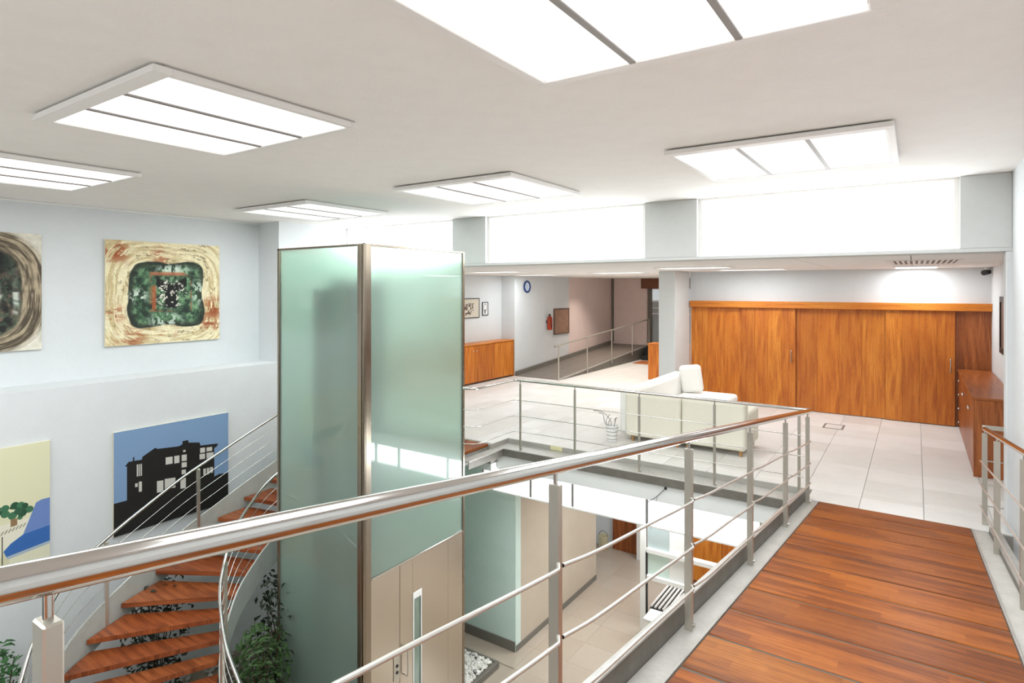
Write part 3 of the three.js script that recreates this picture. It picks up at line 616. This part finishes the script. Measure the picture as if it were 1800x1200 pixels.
const brownPic = paint(720, 660, (u, v) => {
  const x = (u - 0.5) * 2, y = (v - 0.5) * 2, q = 3, rad = (Math.abs(x) ** q + Math.abs(y) ** q) ** (1 / q), an = Math.atan2(y, x);
  const along = nf(an * 3 + 4, rad * 30), n2 = nf(u * 26, v * 26);
  let c = mix([84, 74, 60], [176, 160, 134], sm(0.3, 0.68, along));
  c = mix(c, [222, 216, 200], sm(1.0, 1.1, rad + 0.08 * (along - 0.5)));
  const edge = 0.78 + 0.1 * (nz(an * 1.2 + 7, 2) - 0.5), ins = sm(edge + 0.03, edge - 0.03, rad);
  let g = mix([34, 36, 32], [110, 96, 82], sm(0.36, 0.7, nf(an * 4, rad * 12)));
  g = mix(g, [64, 84, 66], 0.6 * sm(0.5, 0.65, n2));
  g = mix(g, [202, 208, 196], sm(0.06, 0.015, Math.abs(rad - edge + 0.07)) * sm(0.4, 0.6, nf(an * 6, 5)) * (x > 0 && y > 0 ? 1 : 0.15));
  g = mix(g, [24, 25, 23], sm(0.5, 0.2, Math.hypot(x - 0.2, y + 0.5)));
  g = mix(g, mix([120, 116, 104], [226, 222, 210], sm(0.4, 0.6, nf(u * 20 + v * 12, v * 8))), sm(0.46, 0.36, Math.hypot((x - 0.16) * 1.2, y - 0.05)));
  c = mix(c, g, ins); const k = 0.9 + 0.2 * n2; return [c[0] * k, c[1] * k, c[2] * k];
});
painting('swirl_painting', 'unframed brown swirl painting cut by the left edge, above the chair painting', -9.55, 1.61, 3.12, -1.37, -3.05, brownPic);
const housePic = canvas(800, 700, (g, w, h) => {
  g.fillStyle = '#7d9cc0'; g.fillRect(0, 0, w, h);
  const Q = (x, y) => { const u = (x - 706) / 731, top = 275 - 117 * u, bot = 965 - 220 * u; return [u * w, (y - top) / (bot - top) * h]; };
  const poly = (pts, c) => { g.fillStyle = c; g.beginPath(); pts.forEach((p, i) => { const q = Q(...p); i ? g.lineTo(...q) : g.moveTo(...q); }); g.fill(); };
  poly([[700, 745], [780, 725], [780, 500], [768, 500], [790, 470], [812, 468], [815, 440], [822, 440], [822, 465], [865, 460], [870, 440], [945, 385], [960, 392], [1095, 378], [1118, 365], [1118, 345], [1155, 338], [1158, 355], [1232, 355], [1238, 375], [1362, 362], [1355, 380], [1335, 392], [1335, 580], [1370, 562], [1440, 552], [1436, 760], [690, 985]], '#15130f');
  const win = [[836, 490, 866, 570], [826, 615, 842, 640], [848, 605, 866, 672], [1010, 450, 1054, 498], [1064, 442, 1098, 492], [1112, 436, 1146, 520], [1112, 535, 1140, 565], [1104, 590, 1140, 660], [956, 605, 996, 682], [1004, 592, 1072, 660], [1122, 404, 1138, 418], [1236, 392, 1270, 425], [1280, 388, 1320, 416], [1232, 432, 1270, 468], [1280, 424, 1330, 462], [1258, 528, 1276, 572], [1282, 524, 1300, 566], [1304, 518, 1326, 556]];
  for (const [a, b, c, d] of win) poly([[a, b], [c, b - (c - a) * 0.12], [c, d - (c - a) * 0.15], [a, d]], '#cfcec6');
  for (const x of [845, 855]) poly([[x, 485], [x + 4, 485], [x + 4, 575], [x, 575]], '#15130f');
  poly([[1112, 478], [1146, 474], [1146, 482], [1112, 486]], '#15130f');
});
painting('house_painting', 'unframed painting of a black house silhouette on blue', -8.97, -0.94, 0.47, -3.66, -5.28, housePic);
const poolPic = canvas(720, 640, (g, w, h) => {
  g.fillStyle = '#dfdcb9'; g.fillRect(0, 0, w, h);
  const Q = (x, y) => { const top = 345 + (303 - x) * 0.13, bot = 1072; return [w * (1 - (303 - x) / 1000), h * (y - top) / (bot - top)]; };
  const poly = (pts, c) => { g.fillStyle = c; g.beginPath(); pts.forEach((p, i) => { const q = Q(...p); i ? g.lineTo(...q) : g.moveTo(...q); }); g.fill(); g.strokeStyle = '#2b3f63'; };
  poly([[-700, 1075], [310, 1075], [310, 800], [-700, 930]], '#d3cfae');
  poly([[-700, 860], [200, 800], [150, 900], [20, 960], [0, 1000], [-700, 1060]], '#e6e2cf');
  for (let i = 0; i < 40; i++) { const q = Q(rr(-220, 180), rr(715, 790)); g.fillStyle = ['#2f5a41', '#3f7150', '#265038'][i % 3]; g.beginPath(); g.arc(q[0], q[1], rr(8, 20), 0, 7); g.fill(); }
  poly([[60, 790], [100, 790], [100, 830], [60, 835]], '#8f7350');
  for (let i = 0; i < 9; i++) poly([[-30 + i * 22, 860 - i * 4], [-20 + i * 22, 858 - i * 4], [-36 + i * 22, 880 - i * 4], [-46 + i * 22, 882 - i * 4]], '#8d8a78');
  poly([[215, 718], [250, 705], [310, 700], [310, 880], [135, 893]], '#6b87c0');
  poly([[135, 893], [310, 872], [310, 970], [35, 1000], [18, 965], [60, 930]], '#3468ae');
  poly([[35, 1003], [310, 973], [310, 985], [40, 1015]], '#9db3c8');
  poly([[55, 1015], [310, 990], [310, 1066], [55, 1072]], '#dcdabf');
  poly([[8, 880], [14, 880], [14, 1090], [8, 1090]], '#33342e');
});
painting('chair_painting', 'unframed painting with a blue deck chair cut by the left edge', -8.97, -0.93, 0.52, -1.34, -2.95, poolPic);

// ---------------------------------------------------------------- sliding doors and header
{
  const H = thing('door_header', 'long orange wooden header board above the sliding doors', 'header board');
  part('header_board', cbox(-4.06, 2.02, -12.88, 1.07, 2.15, -13.05, 0.004, 0, roff()), M.veneer[0], H);
  const defs = [[-4.06, -3.0, -13.0, 'wooden door panel next to the white column', 3, null], [-3.0, -1.975, -12.95, 'wooden sliding door with handle nearer the column', 4, -2.05], [-1.975, -0.465, -13.0, 'wide recessed wooden panel between the two handled doors', 4, null], [-0.465, 0.565, -12.95, 'wooden sliding door with handle beside the cabinet', 4, 0.5], [0.565, 1.07, -13.0, 'narrow wooden panel above the cabinet end, shade put into its darker colour', 1, null]];
  for (const [a, b, z, label, n, hx] of defs) {
    const t = thing('sliding_door', label, 'sliding door', 'wooden sliding doors'); t.userData.kind = 'thing';
    for (let k = 0; k < n; k++) { const x0 = a + (b - a) * k / n, x1 = a + (b - a) * (k + 1) / n; part('board', cbox(x0 + 0.0008, 0.012, z, x1 - 0.0008, 2.018, z - 0.04, 0.002, 1, roff()), a > 0.5 ? M.cabinet[0] : M.veneer[Math.floor(rnd() * 4)], t); }  // shade on the narrow end panel is put into a darker wood colour
    if (hx !== null) part('door_handle', tube([[hx, 1.18, z], [hx, 1.18, z + 0.04], [hx, 1.13, z + 0.045], [hx, 1.0, z + 0.045], [hx, 0.95, z + 0.04], [hx, 0.95, z]], 0.01, 8, 30), M.polished, t);
  }
}
// ---------------------------------------------------------------- low cabinet at right
{
  const t = thing('low_cabinet', 'long dark wooden low cabinet against the right wall', 'cabinet');
  const x0 = 0.61, x1 = 1.065, z0 = -12.93, z1 = -9.66;
  part('cabinet_top', cbox(x0 - 0.012, 0.985, z0, x1, 1.015, z1 + 0.012, 0.004, 2, roff()), M.cabinet[0], t);
  part('end_panel', cbox(x0, 0, z1 - 0.02, x1, 0.984, z1, 0.003, 1, roff()), M.cabinet[0], t);
  part('carcass', box(x0 + 0.03, 0.05, z0, x1, 0.98, z1 - 0.021), M.cabinet[2], t);
  part('plinth', cbox(x0 + 0.008, 0, z0, x0 + 0.03, 0.055, z1 - 0.021, 0.002, 2), M.cabinet[2], t);
  const D = [[-9.69, -10.28], [-10.3, -10.89], [-10.91, -11.5], [-11.52, -12.1]];
  D.forEach(([a, b], i) => {
    const d = part('door', cbox(x0, 0.06, b, x0 + 0.02, 0.98, a, 0.003, 1, roff()), M.cabinet[i % 3], t);
    const kz = i % 2 ? a - 0.05 : b + 0.05;
    part('knob', new THREE.SphereGeometry(0.016, 10, 8).translate(x0 - 0.016, 0.78, kz), M.polished, d);
  });
  for (let k = 0; k < 4; k++) { const d = part('drawer', cbox(x0, 0.06 + k * 0.23, -12.92, x0 + 0.02, 0.285 + k * 0.23, -12.12, 0.003, 2, roff()), M.cabinet[k % 2], t); part('knob', new THREE.SphereGeometry(0.016, 10, 8).translate(x0 - 0.016, 0.17 + k * 0.23, -12.5), M.polished, d); }
}
// sideboard at far left
{
  const t = thing('sideboard', 'orange wooden sideboard along the far white wall by the pilaster', 'sideboard');
  part('top_board', cbox(-9.64, 0.98, -13.72, -9.19, 1.01, -9.3, 0.004, 2, roff()), M.veneer[0], t);
  part('carcass', box(-9.64, 0.04, -13.7, -9.225, 0.979, -9.32), M.veneer[3], t);
  part('side_panel', cbox(-9.64, 0, -13.72, -9.2, 0.979, -13.7, 0.002, 1, roff()), M.veneer[1], t);
  for (let k = 0; k < 5; k++) { const z1 = -9.34 - k * 0.87; const d = part('door', cbox(-9.224, 0.05, z1 - 0.862, -9.204, 0.97, z1, 0.003, 1, roff()), M.veneer[k % 4], t); part('knob', new THREE.SphereGeometry(0.017, 10, 8).translate(-9.19, 0.84, z1 - (k % 2 ? 0.07 : 0.79)), M.polished, d); }
}
// ---------------------------------------------------------------- column, counter
{
  const c = struct('column', 'square white column standing left of the sliding doors');
  part('shaft', cbox(-4.43, 0, -12.95, -4.08, LOWC, -12.0, 0.01), M.column, c);
  const k = thing('low_counter', 'low orange wooden counter end standing left of the column', 'counter');
  part('counter_panel', cbox(-5.9, 0, -15.2, -4.6, 0.93, -15.24, 0.003, 1, roff()), M.veneer[1], k);
  part('counter_top', cbox(-5.92, 0.93, -15.18, -4.6, 0.96, -15.7, 0.004, 0, roff()), M.veneer[0], k);
  part('counter_side', cbox(-5.9, 0, -15.24, -5.86, 0.93, -15.68, 0.003, 1, roff()), M.veneer[2], k);
}
// ---------------------------------------------------------------- corner sofa
{
  const t = thing('corner_sofa', 'cream corner sofa with its back to the void railing', 'sofa');
  part('base', rbox(-3.8, 0.11, -9.72, -2.03, 0.3, -8.9, 0.03), M.sofa, t);
  part('base_wing', rbox(-3.8, 0.112, -11.53, -2.86, 0.298, -9.74, 0.03), M.sofa, t);
  part('back_cushion', rbox(-3.82, 0.09, -9.06, -2.925, 0.76, -8.84, 0.045), M.sofa, t, 'cream upholstered back module');
  part('back_cushion', rbox(-2.915, 0.09, -9.06, -2.0, 0.76, -8.84, 0.045), M.sofa, t, 'cream upholstered back module');
  part('side_arm', rbox(-2.2, 0.09, -9.74, -2.0, 0.6, -9.05, 0.05), M.sofa, t);
  part('wing_back', rbox(-3.94, 0.09, -11.5, -3.68, 0.8, -8.9, 0.06), M.sofaWhite, t);
  part('seat_cushion', rbox(-3.68, 0.29, -9.76, -2.94, 0.45, -9.06, 0.05), M.sofaWhite, t);
  part('seat_cushion', rbox(-2.93, 0.29, -9.76, -2.21, 0.45, -9.06, 0.05), M.sofaWhite, t);
  part('seat_cushion', rbox(-3.68, 0.29, -11.6, -2.74, 0.45, -9.77, 0.07), M.sofaWhite, t, 'long chaise cushion');
  part('pillow', rbox(-0.2, -0.26, -0.08, 0.2, 0.26, 0.08, 0.075), M.sofaWhite, t).position.set(-3.5, 0.72, -11.2);
  t.children[t.children.length - 1].rotation.set(0.12, 0.15, 0.1);
  for (const [x, z] of [[-3.72, -8.93], [-3.0, -8.93], [-2.84, -8.93], [-2.08, -8.93], [-2.08, -9.68], [-3.72, -11.45], [-2.95, -11.45]]) part('leg', cyl([x, 0, z], [x, 0.11, z], 0.02, 10, 0.032), M.leg, t);
}
{
  const t = thing('twig_pot', 'white pot of dark bent twigs beside the sofa', 'plant pot', null, [-3.98, 0, -8.72]);
  part('pot', new THREE.LatheGeometry([[0, 0], [0.07, 0], [0.075, 0.01], [0.095, 0.24], [0.098, 0.25], [0.088, 0.25], [0.08, 0.2], [0, 0.2]].map(p => new THREE.Vector2(...p)), 20), S({ color: 0xf4f3f0, roughness: 0.5 }), t);
  for (let i = 0; i < 4; i++) part('pot_band', new THREE.TorusGeometry(0.078 + i * 0.006, 0.004, 6, 20).rotateX(Math.PI / 2).translate(0, 0.04 + i * 0.06, 0), M.divider, t);
  for (const [dx, dz, h, b] of [[-0.2, 0.04, 0.44, -0.1], [-0.02, 0.02, 0.42, -0.09], [0.04, -0.03, 0.36, 0.03], [0.02, 0.03, 0.38, -0.04], [-0.28, 0.05, 0.47, 0.02], [0.09, 0.0, 0.38, 0.05]]) part('twig', tube([[dx * 0.1, 0.18, dz], [b, 0.3, dz * 1.5], [b * 0.4 + dx * 0.5, h * 0.95, dz], [dx, h, dz * 2]], 0.004, 5, 16), M.black, t);
}
// ---------------------------------------------------------------- small fittings
{
  const t = thing('floor_outlet', 'square metal floor outlet lid in the pale tiles', 'floor outlet', null, [-1.19, 0.001, -11.8]);
  part('lid_frame', merge([cbox(-0.16, 0, -0.2, 0.16, 0.004, -0.17, 0.001), cbox(-0.16, 0, 0.17, 0.16, 0.004, 0.2, 0.001), cbox(-0.16, 0, -0.17, -0.13, 0.004, 0.17, 0.001), cbox(0.13, 0, -0.17, 0.16, 0.004, 0.17, 0.001)]), M.divider, t);
  part('lid', cbox(-0.125, 0, -0.165, 0.125, 0.003, 0.165, 0.001), M.tile[1], t);
}
{
  const t = thing('security_camera', 'small dark security camera in the far ceiling corner', 'camera', null, [1.0, LOWC, -12.9]);
  part('mount', cyl([0, 0, 0], [0, -0.05, 0], 0.035, 14), M.white, t);
  part('camera_body', cyl([0.02, -0.08, -0.05], [-0.05, -0.1, 0.1], 0.045, 14), M.black, t);
}
{
  const t = thing('dark_picture', 'narrow dark framed picture on the right wall above the cabinet', 'picture', null, [1.068, 1.87, -11.1]);
  for (const [a, b, c, d] of [[-0.42, -0.45, -0.34, 0.45], [0.34, -0.45, 0.42, 0.45], [-0.34, -0.45, 0.34, -0.37], [-0.34, 0.37, 0.34, 0.45]]) part('frame', cbox(-0.03, a, b, -0.001, c, d, 0.003), M.black, t);
  part('picture', box(-0.014, -0.34, -0.37, -0.01, 0.34, 0.37), S({ map: speckle([126, 96, 84], 60, 0.6, 6), roughness: 0.6 }), t);
}
{
  const mk = (label, y, z, w, h, tone, ink) => {
    const t = thing('framed_drawing', label, 'picture', null, [-9.65, y, z]);
    for (const [a, b, c, d] of [[-h / 2, -w / 2, -h / 2 + 0.02, w / 2], [h / 2 - 0.02, -w / 2, h / 2, w / 2], [-h / 2 + 0.02, -w / 2, h / 2 - 0.02, -w / 2 + 0.02], [-h / 2 + 0.02, w / 2 - 0.02, h / 2 - 0.02, w / 2]]) part('frame', cbox(0.001, a, b, 0.025, c, d, 0.003), M.darkSteel, t);
    part('sheet', new THREE.PlaneGeometry(w - 0.03, h - 0.03).rotateY(Math.PI / 2).translate(0.015, 0, 0), S({ map: canvas(128, 160, (g, W, H) => { g.fillStyle = tone; g.fillRect(0, 0, W, H); ink(g, W, H); }), roughness: 0.7 }), t);
  };
  mk('larger framed ink sketch over the sideboard next to the lift', 1.9, -12.3, 0.82, 0.52, '#d5cdbc', (g, W, H) => { for (let i = 0; i < 46; i++) { g.fillStyle = i % 3 ? '#5d4a44' : '#3a322d'; g.fillRect(rr(W * 0.2, W * 0.65), rr(H * 0.2, H * 0.75), rr(3, 10), rr(6, 22)); } });
  mk('small grey sketch on the white wall near the pilaster', 1.87, -12.97, 0.26, 0.36, '#e9e9e6', (g, W, H) => { g.strokeStyle = '#6f7072'; g.lineWidth = 9; g.beginPath(); g.ellipse(W * 0.5, H * 0.42, W * 0.3, H * 0.3, 0.2, 0, 7); g.stroke(); g.fillStyle = '#85868a'; g.fillRect(W * 0.3, H * 0.55, W * 0.32, H * 0.35); });
}
{
  const t = thing('wall_clock', 'round blue and white wall clock on the pilaster', 'clock', null, [-9.2, 2.47, -14.35]);
  part('clock_rim', new THREE.TorusGeometry(0.15, 0.025, 10, 32).rotateY(Math.PI / 2).translate(0.03, 0, 0), S({ color: 0x1d3d7a, roughness: 0.4 }), t);
  part('clock_case', cyl([0.001, 0, 0], [0.02, 0, 0], 0.16, 32), S({ color: 0x27302f, roughness: 0.5 }), t);
  part('clock_face', new THREE.CircleGeometry(0.135, 32).rotateY(Math.PI / 2).translate(0.023, 0, 0), S({ color: 0xdfe8f4, roughness: 0.4 }), t);
  for (const [a, l] of [[0.6, 0.07], [2.6, 0.11]]) part('clock_hand', cbox(0.026, 0, -0.006, 0.029, l, 0.006, 0.001).rotateX(a), S({ color: 0x1d3d7a, roughness: 0.4 }), t);
  for (let k = 0; k < 12; k++) part('hour_mark', cbox(0.0235, 0.108, -0.004, 0.026, 0.128, 0.004, 0.0005).rotateX(k * Math.PI / 6), S({ color: 0x1d3d7a }), t);
}
{
  const t = thing('fire_extinguisher', 'red fire extinguisher hung beside the brown hose box', 'fire extinguisher', null, [-9.1, 1.4, -15.5]);
  part('body', new THREE.LatheGeometry([[0, -0.22], [0.07, -0.22], [0.078, -0.2], [0.078, 0.12], [0.06, 0.17], [0.028, 0.19], [0.025, 0.21], [0, 0.21]].map(p => new THREE.Vector2(...p)), 20), M.red, t);
  part('valve', cbox(-0.02, 0.21, -0.03, 0.02, 0.25, 0.05, 0.004), M.black, t);
  part('hose', tube([[0, 0.23, 0.05], [0.05, 0.18, 0.1], [0.08, 0.0, 0.08], [0.08, -0.15, 0.03]], 0.011, 8, 20), M.black, t);
  part('bracket', cbox(-0.098, -0.02, -0.05, -0.07, 0.06, 0.05, 0.003), M.darkSteel, t);
}
{
  const t = thing('hose_box', 'square brown fire hose box on the pinkish wall', 'hose cabinet', null, [-9.2, 1.4, -16.35]);
  for (const [a, b, c, d] of [[-0.4, -0.48, -0.36, 0.48], [0.36, -0.48, 0.4, 0.48], [-0.36, -0.48, 0.36, -0.44], [-0.36, 0.44, 0.36, 0.48]]) part('frame', cbox(0.001, a, b, 0.04, c, d, 0.003), S({ color: 0x6f5748, roughness: 0.6 }), t);
  part('door', cbox(0.001, -0.36, -0.44, 0.03, 0.36, 0.44, 0.003), S({ map: speckle([158, 122, 100], 26, 0.5), roughness: 0.5 }), t);
  part('latch', cbox(0.03, -0.3, -0.38, 0.045, -0.2, -0.35, 0.002), M.polished, t);
}
// ---------------------------------------------------------------- ramp beside the pinkish wall
{
  const t = thing('access_ramp', 'grey access ramp rising beside the pinkish wall', 'ramp');
  const x0 = -9.175, x1 = -7.78, za = -13.75, zb = -20.07, y = z => 0.066 * (za - z);
  part('ramp_body', prism([[x0, 0, za], [x1, 0, za], [x0, 0.001, zb], [x1, 0.001, zb], [x0, y(zb), zb], [x1, y(zb), zb]], 2), M.web, t);
  part('ramp_surface', prism([[x0, 0.004, za], [x1, 0.004, za], [x0, y(zb) + 0.004, zb], [x1, y(zb) + 0.004, zb], [x0, 0.014, za], [x1, 0.014, za], [x0, y(zb) + 0.014, zb], [x1, y(zb) + 0.014, zb]], 2), M.rampRubber, t);
  part('kerb', prism([[x0, 0, za], [x0 + 0.05, 0, za], [x0, y(zb), zb], [x0 + 0.05, y(zb), zb], [x0, 0.13, za], [x0 + 0.05, 0.13, za], [x0, y(zb) + 0.13, zb], [x0 + 0.05, y(zb) + 0.13, zb]], 2), M.plinth, t);
  part('edge_strip', prism([[x1 - 0.03, 0, za], [x1 + 0.01, 0, za], [x1 - 0.03, y(zb), zb], [x1 + 0.01, y(zb), zb], [x1 - 0.03, 0.03, za], [x1 + 0.01, 0.03, za], [x1 - 0.03, y(zb) + 0.03, zb], [x1 + 0.01, y(zb) + 0.03, zb]], 2), M.beamTop, t);
  const r = thing('ramp_railing', 'thin steel railing along the grey access ramp', 'railing');
  part('handrail', tube([[x1, y(-13.5) + 0.92, -13.5], [x1, y(-17) + 0.92, -17], [x1, y(zb) + 0.92, zb]], 0.02, 10, 30), M.steel, r);
  for (const z of [-13.65, -15.3, -16.95, -18.55, -20.05]) part('post', cyl([x1 + 0.03, Math.max(y(z) - 0.08, 0), z], [x1 + 0.03, y(z) + 0.92, z], 0.018, 10), M.steel, r);
  const s = thing('entry_steps', 'short dark steps between the access ramp and the low counter', 'steps');
  for (let k = 0; k < 3; k++) part('step', cbox(-7.7, 0, -19.2 - k * 0.3, -5.2, 0.14 * (k + 1), -20.1, 0.008), M.darkSteel, s);
  part('door_mat', cbox(-7.6, 0, -18.2, -5.9, 0.012, -19.0, 0.003), S({ color: 0xb0632c, roughness: 0.9 }), s, 'orange brown mat before the steps');
  part('landing', box(-7.82, 0, -20.1, -4.13, 0.42, -22.3), M.tile[2], s);
  const e = struct('door_1', 'glazed exit door beside the column with a brown lintel');
  part('lintel', cbox(-8.05, 2.42, -20.05, -4.1, LOWC, -20.2, 0.004), M.brown, e, 'dark brown lintel');
  part('door_frame', cbox(-7.85, 0.42, -20.2, -7.72, 2.42, -20.3, 0.004), M.plinth, e);
  part('pane', box(-7.7, 0.5, -20.24, -6.2, 1.95, -20.25), S({ color: 0xa9b2b5, roughness: 0.15, metalness: 0.2 }), e, 'grey reflecting pane');
  part('pane', box(-7.7, 2.0, -20.24, -6.2, 2.4, -20.25), S({ color: 0xd6e0e6, roughness: 0.3, emissive: 0xdfeaf0, emissiveIntensity: 0.35 }), e, 'bright upper pane');
  for (const y of [1.52, 1.72, 1.95]) part('glazing_bar', cbox(-7.7, y, -20.2, -6.2, y + 0.035, -20.26, 0.003), M.white, e);
  part('end_wall', box(-7.9, 0, -22.3, -4.1, LOWC, -22.5), M.wall, e);
}
// ---------------------------------------------------------------- lower level fittings
{
  const t = thing('double_door', 'pair of orange wooden doors at the back of the lower level', 'door'); t.userData.kind = 'thing';
  part('door_leaf', cbox(-5.62, GROUND, -12.39, -5.32, -1.3, -12.34, 0.004, 1, roff()), M.cabinet[0], t);
  part('door_leaf', cbox(-5.31, GROUND, -12.39, -4.97, -1.3, -12.34, 0.004, 1, roff()), M.cabinet[0], t);
  part('door_handle', cyl([-5.36, -2.35, -12.33], [-5.36, -2.55, -12.33], 0.012, 8), M.polished, t);
  const c = struct('column_lower', 'white lower pier beside the orange doors');
  part('shaft', cbox(-4.96, GROUND, -12.39, -4.66, -0.9, -12.1, 0.006), M.white, c);
  const w = thing('wooden_cupboard', 'orange wooden cupboard front at the right of the lower level', 'cupboard');
  for (let k = 0; k < 3; k++) part('door', cbox(-3.66 + k * 0.62, -3.24, -11.6, -3.05 + k * 0.62, -1.2, -11.64, 0.004, 1, roff()), M.veneer[k], w);
  part('carcass', box(-3.68, GROUND + 0.1, -11.645, -1.78, -1.18, -12.1), M.cabinet[1], w);
  part('plinth', box(-3.64, GROUND, -11.68, -1.8, GROUND + 0.1, -12.1), M.plinth, w);
  const bin = thing('waste_bin', 'small pale bin by the white wall left of the orange doors', 'bin', null, [-5.78, GROUND, -12.2]);
  part('bin_body', new THREE.LatheGeometry([[0, 0], [0.09, 0], [0.11, 0.3], [0.115, 0.31], [0.1, 0.31], [0, 0.05]].map(p => new THREE.Vector2(...p)), 18), S({ color: 0xcfc6a4, roughness: 0.6 }), bin);
  part('bin_handle', new THREE.TorusGeometry(0.1, 0.008, 6, 16, Math.PI).translate(0, 0.31, 0), M.divider, bin);
}
{
  const t = thing('glass_partition', 'white framed glass partition standing on the lower floor', 'partition');
  const z = -9.7, a = -3.8, b = -3.1;
  part('post', cbox(a - 0.1, GROUND, z - 0.04, a - 0.0, -0.79, z + 0.03, 0.004), M.white, t);
  part('post', cbox(a + 0.0, GROUND, z - 0.02, a + 0.025, -2.05, z + 0.03, 0.004), M.darkSteel, t, 'thin dark post');
  part('post', cbox(b, -2.5, z - 0.03, b + 0.05, -0.79, z + 0.03, 0.004), M.darkSteel, t, 'short dark post');
  for (const [y, e] of [[-2.05, -2.4], [-2.5, -2.95]]) part('transom', cbox(a + 0.025, y, z - 0.05, e, y + 0.075, z + 0.06, 0.006), M.white, t);
  const grey = S({ color: 0xb4c0bf, roughness: 0.25 });
  part('pane', box(a + 0.03, -2.42, z - 0.004, -3.4, -2.055, z + 0.004), M.greenWall, t, 'pale green pane');
  part('pane', box(-3.395, -2.42, z - 0.004, b, -2.055, z + 0.004), M.white, t, 'white pane');
  part('pane', box(a + 0.03, -1.97, z - 0.004, -3.4, -0.79, z + 0.004), grey, t, 'grey pane');
  part('pane', box(-3.395, -1.97, z - 0.004, b, -0.79, z + 0.004), M.white, t, 'white pane');
  const r = thing('slatted_bench', 'grey slatted grille behind the glass partition', 'grille');
  part('grille_bed', box(-3.76, GROUND, -10.7, -2.7, -3.03, -9.78), M.darkSteel, r);
  for (let k = 0; k < 15; k++) part('slat', cbox(-3.76 + k * 0.07, -3.02, -10.7, -3.725 + k * 0.07, -2.99, -9.78, 0.004), M.white, r);
  const bx = thing('white_box', 'white box standing before the grille on the lower floor', 'box', null, [-3.5, GROUND, -9.42]);
  part('box_body', cbox(-0.17, 0, -0.17, 0.17, 0.42, 0.17, 0.01), M.white, bx);
  part('box_lid', cbox(-0.18, 0.422, -0.18, 0.18, 0.46, 0.18, 0.008), M.white, bx);
}
{
  const t = thing('hanging_cable', 'thin black cable hanging down the grey bulkhead', 'cable');
  part('cable_clip', new THREE.SphereGeometry(0.018, 10, 8).translate(-2.73, -0.22, -7.645), M.black, t);
  part('cable', tube([[-2.73, -0.22, -7.645], [-2.85, -0.35, -7.645], [-2.97, -0.45, -7.64], [-2.985, -0.5, -7.64], [-2.985, -1.05, -7.64]], 0.004, 6, 30), M.black, t);
  part('cable', tube([[-2.84, -0.35, -7.64], [-2.88, -0.55, -7.64], [-2.93, -0.8, -7.64]], 0.002, 6, 16), M.black, t, 'thinner loose strand');
  part('cable_clip', new THREE.SphereGeometry(0.018, 10, 8).translate(-1.32, -0.23, -7.645), M.black, t);
}
renderer.render(scene, camera);
